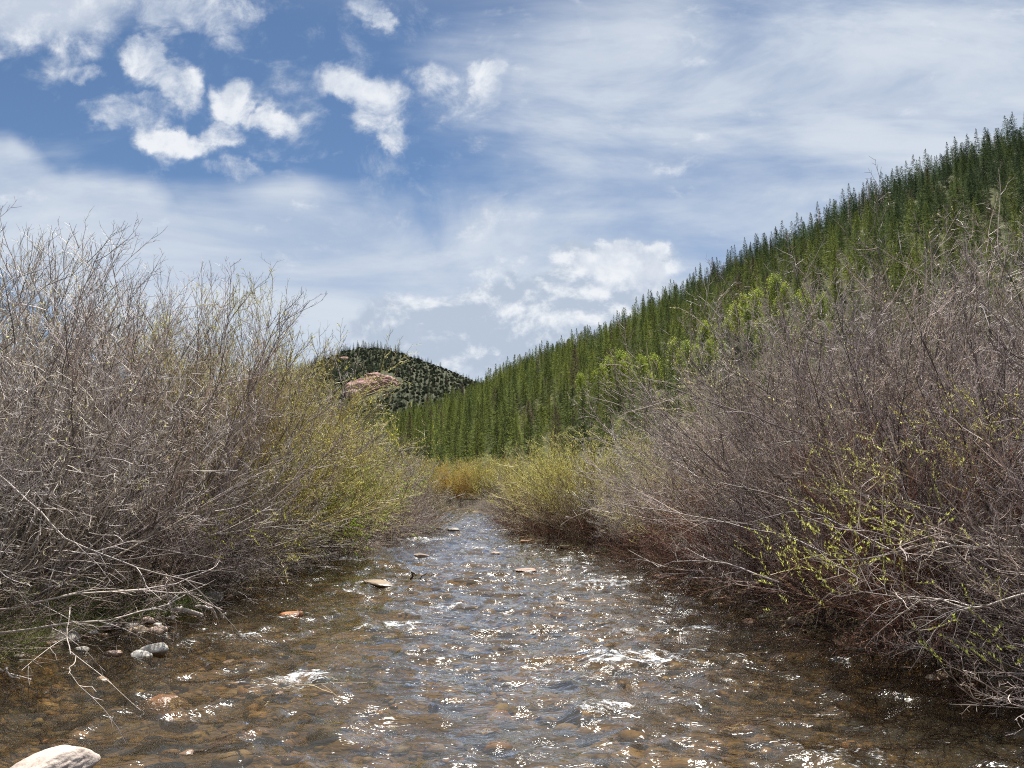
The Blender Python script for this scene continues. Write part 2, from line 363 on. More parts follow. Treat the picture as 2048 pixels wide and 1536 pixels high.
for px, py, r, w in FOAM:
    q = on_water(px, py); dx, dy = (X - q[0]) / (r * 1.25), (Y - q[1]) / (r * .75); d2 = dx * dx + dy * dy
    foam = np.maximum(foam, w * np.exp(-d2 * 1.2)); hump += .03 * w * np.exp(-d2 * 1.5)
for rx_, ry_, rw_ in ((578, 1233, 50), (757, 1172, 66), (844, 1117, 38), (991, 1110, 20), (1051, 1145, 46), (1122, 1212, 40), (1125, 1352, 90), (553, 1385, 64), (765, 1268, 52)):
    q = on_water(rx_, ry_); rr = rw_ / F * q[1] * .5; d2 = ((X - q[0]) / (rr * 1.5)) ** 2 + ((Y - q[1] - rr * .3) / (rr * 1.1)) ** 2; foam = np.maximum(foam, .8 * np.exp(-((np.sqrt(d2) - 1.) / .35) ** 2) * (.4 + .6 * fbm2(X * 3, Y * 3, 2, 3)))
agit = .35 + .65 * fbm2(X * .8, Y * .5, 3, 31)
wx = X + .5 * fbm2(X * 1.3, Y * 1.3, 2, 40); wy = Y + .5 * fbm2(X * 1.3, Y * 1.3, 2, 41)
r1 = 1 - 2 * np.abs(fbm2(wx * 1.5, wy * 2.4, 2, 20) - .5); r2 = 1 - 2 * np.abs(fbm2(wx * 3.6, wy * 5.2, 2, 21) - .5)
Z = (r1 ** 3 - .5) * .12 * agit + (r2 ** 3 - .5) * .027 * (.4 + agit) + hump * (.3 + r2)
foam = np.clip(foam, 0, 1.1) * (.55 + .55 * sstep(.62, .95, r2)) + (.25 + .4 * sstep(12, 26, Y)) * np.clip(agit - .5, 0, 1) * 2 * r2 ** 2
keepf = rsd(X, Y)[:-1, :-1].ravel() < .9
put(obj('river', mesh('river', np.stack([X, Y, Z - .01], -1).reshape(-1, 3), Fw[keepf], m_water(), {'foam': foam.ravel(), 'agit': agit.ravel()})), kind='structure')
# the reach beyond the bend
X, Y, Fw = grid(np.arange(-60, -8.9, .5), np.arange(30, 50, .5)); kf = rsd(X, Y)[:-1, :-1].ravel() < 1.2
ww = obj('river_bend', mesh('river_bend', np.stack([X, Y, X * 0 - .01], -1).reshape(-1, 3), Fw[kf], bpy.data.materials['river_water'], {'foam': X.ravel() * 0 + .3, 'agit': X.ravel() * 0 + .5}))
put(ww, kind='structure')

# ------------------------------------------------------------------ hills
def interp(pts, x, k): p = np.array(pts, float); return np.interp(x, p[:, 0], p[:, k])
def loft(name, base, ridge, mat, pxs, nv, bulge, rough, over=1.45, seed=0):
    u = np.array(pxs, float); nu = len(u); v = np.linspace(0, over, nv)
    B = np.array([at(p, interp(base, p, 1), interp(base, p, 2)) for p in u]); Rr = np.array([at(p, interp(ridge, p, 1), interp(ridge, p, 2)) for p in u])
    V = B[None] * (1 - v[:, None, None]) + Rr[None] * v[:, None, None]
    hh = (Rr - B)[None, :, 2]; vv = v[:, None]
    prof = np.where(vv <= 1, vv + bulge * np.sin(np.pi * np.clip(vv, 0, 1)), 1 - 2.2 * (vv - 1))
    V[:, :, 2] = B[None, :, 2] + hh * prof
    V[:, :, 2] += (fbm2(V[:, :, 0] * .012, V[:, :, 1] * .012, 4, seed) - .5) * rough * np.maximum(np.sin(np.pi * np.clip(vv, 0, 1)), 0) ** .5 * (hh / hh.max()).clip(0) ** .5
    V[0, :, 2] -= 3
    i = np.arange(nu * nv).reshape(nv, nu); Fc = np.stack([i[:-1, :-1], i[:-1, 1:], i[1:, 1:], i[1:, :-1]], -1).reshape(-1, 4)
    put(obj(name, mesh(name, V.reshape(-1, 3), Fc, mat)), kind='structure'); return V.reshape(-1, 3), Fc
Mh1 = m_hill('forest_floor', (.035, .04, .018), (.06, .065, .026), (.11, .10, .05), .12)
Mh2 = m_hill('sage_slope', (.04, .048, .028), (.062, .068, .04), (.10, .092, .06), .06)
TOP1 = [(400, 935, 420), (560, 925, 460), (700, 895, 520), (800, 862, 590), (860, 832, 620), (910, 802, 620), (960, 778, 600), (1030, 736, 575), (1100, 708, 555), (1200, 672, 520), (1300, 618, 495), (1400, 568, 475),
        (1500, 512, 455), (1600, 472, 440), (1700, 420, 425), (1800, 382, 412), (1900, 345, 400), (1960, 318, 392), (2048, 288, 382), (2400, 110, 350), (2900, -150, 320), (3400, -420, 300)]
BAS1 = [(400, 935, 330), (700, 937, 240), (850, 940, 190), (1000, 941, 165), (1200, 941, 150), (1500, 938, 135), (2048, 930, 115), (2600, 930, 100), (3400, 930, 90)]
TOP1 = [(a, b + 20 * min(1, max(0, (a - 820) / 100)) - 26 * min(1, max(0, (a - 1350) / 600)), c) for a, b, c in TOP1]
V1, F1 = loft('hill', BAS1, TOP1, Mh1, range(400, 3401, 20), 60, .04, 26, seed=2)
TOP2 = [(200, 900, 1000), (420, 800, 1050), (540, 748, 1080), (600, 740, 1090), (640, 724, 1100), (680, 706, 1100), (720, 696, 1100), (760, 696, 1100), (800, 705, 1100), (850, 722, 1110), (900, 741, 1120), (950, 760, 1130), (1010, 790, 1150), (1100, 830, 1180), (1300, 880, 1200)]
BAS2 = [(200, 925, 700), (600, 920, 680), (1300, 920, 680)]
V2, F2 = loft('far_hill', BAS2, TOP2, Mh2, range(200, 1301, 12), 60, .05, 30, seed=7)

def scatter(V, Fc, n, rng):
    a, b, c = V[Fc[:, 0]], V[Fc[:, 1]], V[Fc[:, 2]]; d = V[Fc[:, 3]]
    ar = np.linalg.norm(np.cross((b - a)[:, :2], (d - a)[:, :2]).reshape(len(a), -1), axis=1) if False else np.abs((b - a)[:, 0] * (d - a)[:, 1] - (b - a)[:, 1] * (d - a)[:, 0])
    f = rng.choice(len(Fc), n, p=ar / ar.sum()); u, v = rng.rand(n, 1), rng.rand(n, 1)
    return a[f] * (1 - u) * (1 - v) + b[f] * u * (1 - v) + c[f] * u * v + d[f] * (1 - u) * v
def thin(P, r):
    g = {}; keep = []
    for i, p in enumerate(P):
        k = (int(p[0] // r), int(p[1] // r)); ok = True
        for dx in (-1, 0, 1):
            for dy in (-1, 0, 1):
                for j in g.get((k[0] + dx, k[1] + dy), ()):
                    if (P[j][0] - p[0]) ** 2 + (P[j][1] - p[1]) ** 2 < r * r: ok = False
        if ok: g.setdefault(k, []).append(i); keep.append(i)
    return P[keep]
rng = np.random.RandomState(11)
T1 = scatter(V1, F1, 110000, rng); px, py = pix(T1)
T1 = T1[(px > 560) & (px < 2480)]; T1 = thin(T1, 4.4)
px, py = pix(T1)
# visible part of the back of the ridge only
ridge_g = interp(TOP1, px, 1); d_r = interp(TOP1, px, 2); T1 = T1[T1[:, 1] < d_r + 22]
px, py = pix(T1)
# openness: a few gaps

CP = [conifer(1, 14.5, 4.1, .85), conifer(2, 12.5, 3.9, .75), conifer(3, 14., 4.6, .9, 34), conifer(4, 10.5, 3.7, .7, 32, .1, .12), conifer(5, 15.5, 3.5, .85, 40, .35), conifer(6, 8., 3.1, .8, 26, .2, .03), conifer(7, 11.5, 4.3, .62, 30, .0, .2), conifer(8, 15., 3.8, 1., 36, .3, .05)]

# aspens stand places (photograph pixels)
def hill_at(V, px, py):
    a, b = pix(V); d = (a - px) ** 2 + (b - py) ** 2; ok = np.where(d < (5 + d.min() ** .5) ** 2)[0]; return V[ok[np.argmin(V[ok, 1] + d[ok])]]
_fineu = []
def fine(V, nu):
    nv = len(V) // nu; G = V.reshape(nv, nu, 3); s = np.linspace(0, nv * 1.0 / 1.45 - 1, 240); i = np.minimum(s.astype(int), nv - 2); f = (s - i)[:, None, None]; G = G[i] * (1 - f) + G[i + 1] * f
    s = np.linspace(0, nu - 1, nu * 3); i = np.minimum(s.astype(int), nu - 2); f = (s - i)[None, :, None]; return (G[:, i] * (1 - f) + G[:, i + 1] * f).reshape(-1, 3)
V1f = fine(V1, len(range(400, 3401, 20))); V2f = fine(V2, len(range(200, 1301, 12)))
ASP = [(1405, 760), (1425, 750), (1460, 705), (1480, 700), (1515, 680), (1500, 700), (1550, 665), (1575, 655), (1225, 795), (1260, 780), (1160, 812), (1290, 800), (1325, 790), (1380, 790), (1440, 760), (1530, 720), (1610, 645), (1640, 680), (1395, 745), (1412, 735), (1432, 722), (1448, 712), (1470, 690), (1492, 672), (1505, 660), (1545, 640), (1562, 640), (1530, 690), (1240, 790), (1250, 800), (1180, 800), (1205, 815), (1340, 770), (1310, 830), (1600, 660), (1560, 720), (1620, 700), (1365, 780), (1590, 740)]
asp_pos = [hill_at(V1f, x, y) for x, y in ASP]
ok = np.ones(len(T1), bool)
for q in asp_pos: ok &= np.hypot(T1[:, 0] - q[0], T1[:, 1] - q[1] + 6) > 5.5
T1 = T1[ok]; px, py = pix(T1)
hs = (.62 + .85 * rng.rand(len(T1)) ** 1.3) * np.interp(T1[:, 1], [150, 260, 420], [.74, .82, .84]); var = rng.randint(0, len(CP), len(T1)); rot = rng.rand(len(T1)) * 6.28
# the 300 conifers that show largest stand as individuals
WL = [(0, 380), (500, 650), (700, 800), (830, 925), (1000, 935), (1100, 905), (1250, 870), (1400, 800), (1550, 640), (1700, 530), (2048, 520)]
topy = pix(T1 + np.array((0, 0, 12.)))[1]; vis = (px > 780) & (px < 2060) & (topy < interp(WL, px, 1) - 12)
order = np.argsort(np.where(vis, T1[:, 1] + np.abs(T1[:, 0]) * .25, 1e9)); ind = order[:300]; rest = order[300:]
cone_objs = []
for j in ind:
    c = CP[var[j]]; e = empty('conifer_tree', tuple(T1[j] - np.array((0, 0, .2))), rot[j], (hs[j],) * 3)
    low = py[j] > 880
    e['category'] = 'conifer'; e['group'] = 'conifers on the lower forested slope'
    e['label'] = 'narrow green conifer in the dense front rows at the foot of the forested hill' if low else 'narrow olive green conifer a little up the forested slope above the willows'
    for part in ('trunk', 'crown'): put(obj(part, c[part]), e)
protos = []
for k, c in enumerate(CP):          # the crowns the forest repeats are those of real trees standing in the front rows
    protos.append(next(o for o in bpy.data.objects if o.data == c['crown']))
def forest(name, P, scl, rt, idx, objs, label, cat):
    me = bpy.data.meshes.new(name); me.vertices.add(len(P)); me.vertices.foreach_set('co', np.asarray(P, np.float32).ravel())
    for an, ty, av in (('sc', 'FLOAT', scl), ('rz', 'FLOAT', rt), ('vi', 'INT', idx)):
        q = me.attributes.new(an, ty, 'POINT'); q.data.foreach_set('value', np.asarray(av, np.int32 if ty == 'INT' else np.float32))
    o = obj(name, me); ng = bpy.data.node_groups.new(name, 'GeometryNodeTree')
    ng.interface.new_socket('Geometry', in_out='INPUT', socket_type='NodeSocketGeometry'); ng.interface.new_socket('Geometry', in_out='OUTPUT', socket_type='NodeSocketGeometry')
    N, L = ng.nodes, ng.links; gi, go = N.new('NodeGroupInput'), N.new('NodeGroupOutput'); jn = N.new('GeometryNodeJoinGeometry')
    for b in reversed(objs):
        oi = N.new('GeometryNodeObjectInfo'); oi.inputs['Object'].default_value = b; oi.inputs['As Instance'].default_value = True; L.new(oi.outputs['Geometry'], jn.inputs[0])
    ip = N.new('GeometryNodeInstanceOnPoints'); ip.inputs['Pick Instance'].default_value = True
    def na(n, t):
        a = N.new('GeometryNodeInputNamedAttribute'); a.data_type = t; a.inputs['Name'].default_value = n; return a.outputs['Attribute']
    cx = N.new('ShaderNodeCombineXYZ'); L.new(na('rz', 'FLOAT'), cx.inputs[2])
    L.new(gi.outputs[0], ip.inputs['Points']); L.new(jn.outputs[0], ip.inputs['Instance']); L.new(na('vi', 'INT'), ip.inputs['Instance Index'])
    L.new(cx.outputs[0], ip.inputs['Rotation']); L.new(na('sc', 'FLOAT'), ip.inputs['Scale']); L.new(ip.outputs[0], go.inputs[0])
    md = o.modifiers.new('forest', 'NODES'); md.node_group = ng
    put(o, label=label, cat=cat, kind='stuff'); return o
forest('conifer_forest', T1[rest], hs[rest], rot[rest], var[rest], protos, 'dense dark green conifer forest covering the long hillside on the right', 'forest')
T2 = scatter(V2, F2, 26000, rng); px2, py2 = pix(T2)
dens = fbm2(T2[:, 0] * .012, T2[:, 1] * .012, 3, 77)
left = sstep(905, 745, px2 + (dens - .5) * 120 - np.clip(py2 - 740, 0, 60) * 1.6)
low2 = sstep(745, 800, py2) * .5
RPOLY = [(697, 800), (700, 775), (730, 755), (768, 742), (806, 760), (800, 776), (764, 786), (745, 803)]
def inpoly(x, y, poly):
    r = np.zeros(len(x), bool); n = len(poly)
    for i in range(n):
        x1, y1 = poly[i]; x2, y2 = poly[(i + 1) % n]
        c = ((y1 > y) != (y2 > y)) & (x < (x2 - x1) * (y - y1) / (y2 - y1 + 1e-9) + x1); r ^= c
    return r
kp = (px2 > 420) & (px2 < 1150) & (rng.rand(len(T2)) < np.clip(left * 1.1 + low2 + .05, 0, .95)) & ~inpoly(px2, py2, RPOLY) & (T2[:, 1] < interp(TOP2, px2, 2) + 8)
T2c = thin(T2[kp], 4.8)
forest('distant_conifer_wood', T2c, rng.uniform(.55, 1.25, len(T2c)) * np.where(pix(T2c)[0] > 800, .65, .85), rng.rand(len(T2c)) * 6, rng.randint(0, 6, len(T2c)), protos, 'dark conifers spread over the distant rounded hill', 'forest')
# scrub bushes on the distant hill
def bush(seed):
    g = np.random.RandomState(seed); n = 420; d = nrm(g.normal(0, 1, (n, 3))); d[:, 2] = np.abs(d[:, 2]); P = d * (g.rand(n, 1) ** .4) * np.array((1.3, 1.3, 1.25))
    mb = MB(); V, Fq, Tt = leaf_quads(P, d + g.normal(0, .5, (n, 3)), .5, .42, g, g.rand(n)); mb.add(V, Fq, Tt); return mb
SCR = m_plain('scrub_leaf', (.07, .078, .05), .9, .35, .05)
bo = []
for k in range(2):
    q = hill_at(V2f, 838 + 27 * k, 722 + 11 * k); b = obj('hillside_bush', bush(k).mesh('bush', SCR)); b.location = q; b.color = (.10, .105, .065, 1); b.scale = (3.4 - k,) * 3
    b.rotation_euler = (0, 0, k)
    put(b, label=('rounded dark bush breaking the far hill skyline, the larger and upper of two' if k == 0 else 'rounded dark bush breaking the far hill skyline, the smaller and lower of two'), cat='bush'); bo.append(b)
kp = (px2 > 600) & (rng.rand(len(T2)) < .75) & ~inpoly(px2, py2, RPOLY) & (T2[:, 1] < interp(TOP2, px2, 2) + 8)
T2s = thin(T2[kp], 4.); 
forest('hillside_scrub', T2s, rng.uniform(.6, 1.7, len(T2s)), rng.rand(len(T2s)) * 6, rng.randint(0, 2, len(T2s)), bo, 'low grey green sagebrush covering the distant hillside', 'scrub')

# red rock outcrop on the distant hill
def ico(sub):
    import bmesh
    bm = bmesh.new(); bmesh.ops.create_icosphere(bm, subdivisions=sub, radius=1); V = np.array([v.co[:] for v in bm.verts]); Fc = np.array([[v.index for v in f.verts] for f in bm.faces]); bm.free(); return V, Fc
IV, IF = ico(5); IV4, IF4 = ico(4)
parts = []
for (cx, cy, sx, sz, sy, tilt, sd, am) in ((722, 784, 21, 15, 16, -.30, 1, .22), (764, 762, 20, 10, 13, .2, 2, .42), (745, 772, 15, 11, 13, -.3, 3, .35), (786, 768, 9, 5, 8, .3, 4, .4), (703, 792, 8, 9, 8, 0, 5, .25)):
    q = hill_at(V2f, cx, cy); n = fbm(IV * 2.2 + sd * 9, 5, sd); rg_ = 1 - 2 * np.abs(fbm(IV * np.array((2., 2., 5.)) + sd * 5, 4, sd) - .5)
    W = IV * (1 + am * (n - .5) * 2 + am * .5 * (rg_ - .6))[:, None] * np.array((sx, sy, sz)); c, s = math.cos(tilt), math.sin(tilt)
    W = np.stack([W[:, 0] * c + W[:, 2] * s, W[:, 1], -W[:, 0] * s + W[:, 2] * c], 1) + q + np.array((0, 2, -1)); parts.append(W)
put(obj('rock_outcrop', mesh('rock_outcrop', np.concatenate(parts), np.concatenate([IF + k * len(IV) for k in range(len(parts))]), OUTCROP, smooth=False)), label='bare red sandstone outcrop on the side of the distant hill', cat='rock outcrop')
q = hill_at(V2f, 688, 718); put(obj('rock_outcrop', mesh('rock_outcrop', IV4 * (1 + .5 * (fbm(IV4 * 2, 4, 8) - .5))[:, None] * np.array((9, 6, 4)) + q, IF4, OUTCROP, smooth=False)), label='small pink rock patch among trees near the far hill top', cat='rock outcrop')

# aspens
AB = m_plain('aspen_bark', (.42, .42, .36), .8, .3, 5.); AL = m_leaf('aspen_leaf')
def aspen(seed):
    g = np.random.RandomState(seed); tk, cr = MB(), MB(); H = 9.5
    P = grow(np.zeros((1, 3)), np.array([[0, 0, 1.]]), np.array([H]), 8, .1, .03, g); tubes(tk, P, rad(1, 8, .11, .02), np.array([.5]), 6)
    S, D, tt = kids(P, 34, .3, .98, R(25), R(60), g, .2); L = 2.6 * (1.2 - tt) * g.uniform(.6, 1.1, len(tt)); Pb = grow(S, D, L, 4, .4, .1, g); tubes(tk, Pb, rad(len(S), 4, .03, .008), g.rand(len(S)), 3)
    S2, D2, _ = kids(Pb, 60, .2, 1., R(10), R(90), g, .0); S2 = S2 + g.normal(0, .5, S2.shape)
    V, Fq, Tt = leaf_quads(S2, nrm(g.normal(0, 1, S2.shape)), .24, .42, g, g.rand(len(S2))); cr.add(V, Fq, Tt)
    return tk.mesh('aspen_trunk', AB), cr.mesh('aspen_crown', AL)
aps = [aspen(k) for k in range(3)]
for k, q in enumerate(asp_pos):
    sc_ = rng.uniform(1.0, 1.5); e = empty('aspen_tree', tuple(q - np.array((0, 0, .3))), rng.rand() * 6, (sc_,) * 3)
    e['category'] = 'aspen'; e['group'] = 'bright aspens among the conifers'; e['label'] = 'bright yellow green young aspen standing among darker conifers on the slope'
    put(obj('trunk', aps[k % 3][0]), e); cr = put(obj('crown', aps[k % 3][1]), e); g = rng.rand(); cr.color = (.27 + .08 * g, .33 + .06 * g, .08, 1)
# dead trees on and below the skyline
DT = MB(); g = np.random.RandomState(3); P = grow(np.zeros((1, 3)), np.array([[0, 0, 1.]]), np.array([13.]), 7, .1, .012, g); tubes(DT, P, rad(1, 7, .17, .03), np.array([.5]), 5)
DB = MB(); S, D, tt = kids(P, 130, .2, .98, R(70), R(105), g, 0.); Pb = grow(S, D, 1.5 * (1.15 - tt) * g.uniform(.4, 1.1, len(tt)), 3, -.3, .12, g); tubes(DB, Pb, rad(len(S), 3, .035, .012), g.rand(len(S)), 3)
S2, D2, _ = kids(Pb, 5, .2, 1., R(20), R(70), g); tubes(DB, grow(S2, D2, np.full(len(S2), .45), 2, 0, .1, g), rad(len(S2), 2, .02, .01), g.rand(len(S2)), 3)
dt, db = DT.mesh('dead_trunk', BARK), DB.mesh('dead_branches', BARK)
for k, (x, y) in enumerate([(1445, 545), (1452, 540), (1497, 512), (1512, 508), (1525, 500), (1540, 503), (1742, 425), (1755, 430), (1768, 425), (1735, 445), (1780, 440), (1720, 438), (1990, 315), (1700, 450), (1640, 470), (1540, 520), (1460, 555), (1250, 690), (1225, 700), (1075, 780)]):
    q = hill_at(V1f, x, y); s = rng.uniform(.8, 1.15); e = empty('dead_tree', tuple(q), rng.rand() * 6, (s,) * 3)
    sky = k in (0, 1, 2, 3, 4, 5, 12); e['category'] = 'dead tree'; e['group'] = 'dead trees near the ridge'
    e['label'] = 'bare grey dead conifer snag poking above the forest skyline' if sky else 'bare brownish dead conifer among the green trees below the ridge'
    for nm, me in (('trunk', dt), ('branch_crown', db)): o = put(obj(nm, me), e); o.color = (.30, .24, .20, 1)

# ------------------------------------------------------------------ willows along both banks
WV = dict(
    A=willow(101, 5.0, 140, 66, 13, 5, 3, 2, .05, 1.15),
    B=willow(102, 5.0, 120, 70, 14, 5, 3, 3, .10, 1.1),
    Cc=willow(103, 4.8, 120, 70, 13, 6, 2, 6, .42, 1.05, leaf=.038),
    D=willow(104, 3.6, 110, 84, 13, 5, 3, 3, .10, 1.05, low=.9),
    E=willow(105, 2.8, 120, 62, 10, 5, 1, 7, .72, .95, leaf=.034),
    G=willow(106, 2.6, 115, 66, 10, 5, 1, 2, .15, .95),
)
GREY, PURP, TAN, REDD, ORNG, PALE, YEL = (.54, .50, .475), (.42, .355, .335), (.46, .40, .28), (.30, .17, .13), (.50, .33, .14), (.48, .42, .30), (.46, .40, .17)
LY, LG, LP, LO = (.49, .48, .14), (.36, .43, .11), (.56, .54, .22), (.54, .44, .10)
def hgt(px_, top, Yd): return 2 + (930 - top) / F * Yd
W = []   # x, y, height, variant, bark, leaf, text, row
left = [(-7.0, 6.6, 3.7, 'B', GREY, LP), (-6.5, 9.5, 4.8, 'A', GREY, LP), (-5.75, 12.2, 4.95, 'B', PURP, LP), (-5.6, 14.9, 4.9, 'Cc', YEL, LY), (-5.45, 17.6, 4.35, 'Cc', TAN, LY),
        (-5.4, 20.2, 3.35, 'E', YEL, LY), (-5.0, 22.6, 2.8, 'Cc', TAN, LY), (-4.2, 25., 2.5, 'G', GREY, LP), (-3.9, 27.8, 2.0, 'G', PALE, LP)]
left2 = [(-9.3, 9.6, 5.4, 'A'), (-8.9, 12.6, 5.3, 'B'), (-8.6, 15.4, 5.2, 'A'), (-8.2, 18.4, 5.1, 'B'), (-7.6, 21.4, 4.7, 'Cc'), (-6.8, 24.4, 4.1, 'A'), (-6.0, 27.4, 3.4, 'G'), (-6.3, 31, 3.2, 'G')]
low_l = [(-7.4, 7.6, 2.5, 'D', GREY, LP), (-5.6, 11.4, 2.2, 'D', PURP, LY), (-5.0, 13.6, 2.4, 'D', GREY, LY), (-4.9, 16.2, 2.6, 'E', YEL, LG), (-4.5, 18.6, 2.6, 'E', YEL, LG), (-3.7, 21.9, 2.0, 'D', PURP, LP), (-2.75, 24.9, 1.6, 'G', PALE, LP)]
right = [(6.7, 5.9, 3.9, 'D', PURP, LP), (6.0, 8.3, 4.5, 'B', PURP, LP), (5.4, 10.6, 5.0, 'A', PURP, LY), (4.9, 13.2, 4.7, 'B', PURP, LP), (4.5, 15.9, 3.4, 'Cc', TAN, LY), (3.9, 18.7, 3.0, 'G', GREY, LP), (2.3, 21.2, 2.75, 'E', YEL, LY), (1.1, 24.2, 2.5, 'E', YEL, LY), (.75, 27.3, 2.15, 'G', PALE, LY), (.15, 30.5, 1.85, 'G', PALE, LP)]
right2 = [(8.3, 10.4, 5.0, 'A'), (7.7, 13.4, 5.0, 'A'), (7.3, 16.5, 4.3, 'B'), (7.0, 19.8, 3.6, 'Cc'), (6.0, 23.0, 3.2, 'G'), (4.4, 26.3, 2.8, 'E'), (3.2, 30, 2.4, 'G'), (1.8, 34, 2.2, 'G')]
low_r = [(5.4, 6.5, 2.3, 'D', PURP, LY), (4.75, 8.6, 2.5, 'D', REDD, LY), (4.3, 10.9, 2.3, 'D', PURP, LP), (3.9, 13.0, 1.9, 'D', REDD, LP), (3.7, 15.3, 1.9, 'D', REDD, LY), (3.3, 17.9, 1.8, 'D', GREY, LY), (1.9, 20.0, 1.7, 'G', TAN, LO), (.95, 22.6, 1.5, 'G', TAN, LO), (.4, 25.6, 1.4, 'G', PURP, LP), (-.3, 29.0, 1.3, 'G', PURP, LP)]
ordn = 'nearest second third fourth fifth sixth seventh eighth ninth tenth'.split()
tone = {GREY: 'silvery grey', PURP: 'purple brown', TAN: 'tan', REDD: 'red brown', ORNG: 'orange', PALE: 'pale straw', YEL: 'golden yellow'}
ltx = {'A': 'bare', 'B': 'bare', 'Cc': 'budding', 'D': 'spreading', 'E': 'leafy', 'G': 'fine twigged'}
def add_willows(rows, txt, grp, dflt=None):
    for k, r in enumerate(rows):
        x, y, h, v = r[:4]; bark, lf = (r[4], r[5]) if len(r) > 4 else [(GREY, LP), (TAN, LY), (PURP, LP)][k % 3]
        W.append((x, y, h, v, bark, lf, f'{ltx[v]} {tone[bark]} willow, {ordn[k]} {"from" if k else "to"} the camera {txt}', grp))
add_willows(left, 'in the tall left bank row', 'tall willows along the left bank')
add_willows(left2, 'in the back left row', 'willows behind the left bank')
add_willows(low_l, 'in the low left edge growth', 'low willows over the left water edge')
add_willows(right, 'in the tall right bank row', 'tall willows along the right bank')
add_willows(right2, 'in the back right row', 'willows behind the right bank')
add_willows(low_r, 'in the low right edge growth', 'low willows over the right water edge')
rw = random.Random(8)
for k in range(9):   # yellow clump closing the view where the river bends
    yy = 38.4 + (k % 2) * 1.9; xx = -6.2 + k * .82
    W.append((xx, yy, 2.05 + .14 * rw.random(), 'E', [YEL, ORNG, YEL][k % 3], [LY, LO, LY][k % 3], 'golden leafy willow in the clump closing the view at the river bend', 'golden willows at the river bend'))
for k in range(34):
    xx = -34 + k * 2.05 + rw.uniform(-.5, .5); yy = 46 + rw.uniform(-3, 6)
    W.append((xx, yy, rw.uniform(2.0, 2.45), rw.choice('EG'), rw.choice([ORNG, TAN, YEL, GREY]), rw.choice([LY, LO]), 'low willow in the distant band across the valley floor before the conifers', 'distant valley willows'))
for (x, y, h, v, bark, lf, lab, grp) in W:
    m = WV[v]; s = h / m['H']; e = empty('willow_shrub', (x, y, float(gz(np.array([x]), np.array([y]))[0]) - .02), rw.uniform(0, 6.28), (s * (1.08 if v in 'DEG' else .98), s * (1.08 if v in 'DEG' else .98), s))
    e['label'] = lab; e['category'] = 'willow'; e['group'] = grp
    j = rw.uniform(.85, 1.12)
    for nm in ('stem', 'twig_crown', 'foliage'):
        if m[nm] is None: continue
        o = put(obj(nm, m[nm]), e); cc = lf if nm == 'foliage' else bark; dk = .72 if nm == 'stem' else 1.
        o.color = (cc[0] * j * dk, cc[1] * j * dk, cc[2] * j * dk, 1)

# ------------------------------------------------------------------ rocks
def rock(px_, py_, wpx, asp, flat, col, label, seed, sub=0., cat='rock', lift=0.):
    """wpx width in photograph pixels; asp depth/width; flat height/width; sub: share of height under water"""
    q = on_water(px_, py_, 0); sw = wpx / F * q[1]; g = np.random.RandomState(seed); v = IV4 if wpx < 90 else IV; f = IF4 if wpx < 90 else IF
    n = fbm(v * 1.3 + seed * 4.1, 4, seed); pl = nrm(g.normal(0, 1, (7, 3)))
    W_ = v * (1 + .6 * (n - .5))[:, None]
    for p_ in pl:
        d = W_ @ p_; c = .62 + .25 * g.rand(); W_ = W_ - np.clip(d - c, 0, 1)[:, None] * p_ * .85
    W_ = W_ + v * ((fbm(v * 6 + seed, 3, seed + 3) - .5) * .07)[:, None]
    h = sw * flat
    o = obj('river_rock', mesh('river_rock', W_ * np.array((sw / 2, sw * asp / 2, h / 2)), f, ROCK)); o.location = (q[0], q[1] + sw * asp * .35, h / 2 * (1 - 2 * sub) + lift)
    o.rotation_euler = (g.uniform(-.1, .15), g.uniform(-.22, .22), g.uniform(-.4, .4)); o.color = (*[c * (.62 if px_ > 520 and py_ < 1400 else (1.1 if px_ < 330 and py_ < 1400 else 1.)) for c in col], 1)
    put(o, label=label, cat=cat); return o
WH, PK, TN, GY, OR, BR = (.58, .56, .52), (.54, .42, .36), (.40, .31, .22), (.36, .34, .31), (.60, .26, .10), (.38, .22, .12)
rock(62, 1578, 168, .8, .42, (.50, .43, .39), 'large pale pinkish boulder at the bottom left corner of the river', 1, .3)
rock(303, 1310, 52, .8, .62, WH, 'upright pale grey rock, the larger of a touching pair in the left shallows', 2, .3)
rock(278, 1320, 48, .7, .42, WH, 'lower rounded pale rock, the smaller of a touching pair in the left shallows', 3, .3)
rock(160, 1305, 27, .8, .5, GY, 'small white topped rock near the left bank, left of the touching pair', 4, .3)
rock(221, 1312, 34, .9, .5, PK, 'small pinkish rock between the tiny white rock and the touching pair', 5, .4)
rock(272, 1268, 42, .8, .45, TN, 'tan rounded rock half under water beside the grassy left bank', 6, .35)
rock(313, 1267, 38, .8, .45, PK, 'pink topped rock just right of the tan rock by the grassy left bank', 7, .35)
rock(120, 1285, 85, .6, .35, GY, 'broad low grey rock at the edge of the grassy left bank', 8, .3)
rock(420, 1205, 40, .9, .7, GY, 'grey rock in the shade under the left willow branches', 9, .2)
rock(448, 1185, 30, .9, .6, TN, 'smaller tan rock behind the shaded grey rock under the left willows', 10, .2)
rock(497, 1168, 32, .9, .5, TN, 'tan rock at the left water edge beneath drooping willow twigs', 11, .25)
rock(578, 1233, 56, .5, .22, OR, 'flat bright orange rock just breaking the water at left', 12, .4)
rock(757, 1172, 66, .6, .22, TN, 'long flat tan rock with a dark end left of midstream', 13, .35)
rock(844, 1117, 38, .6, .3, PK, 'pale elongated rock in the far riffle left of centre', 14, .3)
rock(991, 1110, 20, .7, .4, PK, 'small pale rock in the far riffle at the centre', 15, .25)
rock(1051, 1145, 46, .6, .22, (.58, .42, .35), 'low pink rock washed over by water right of centre', 16, .35)
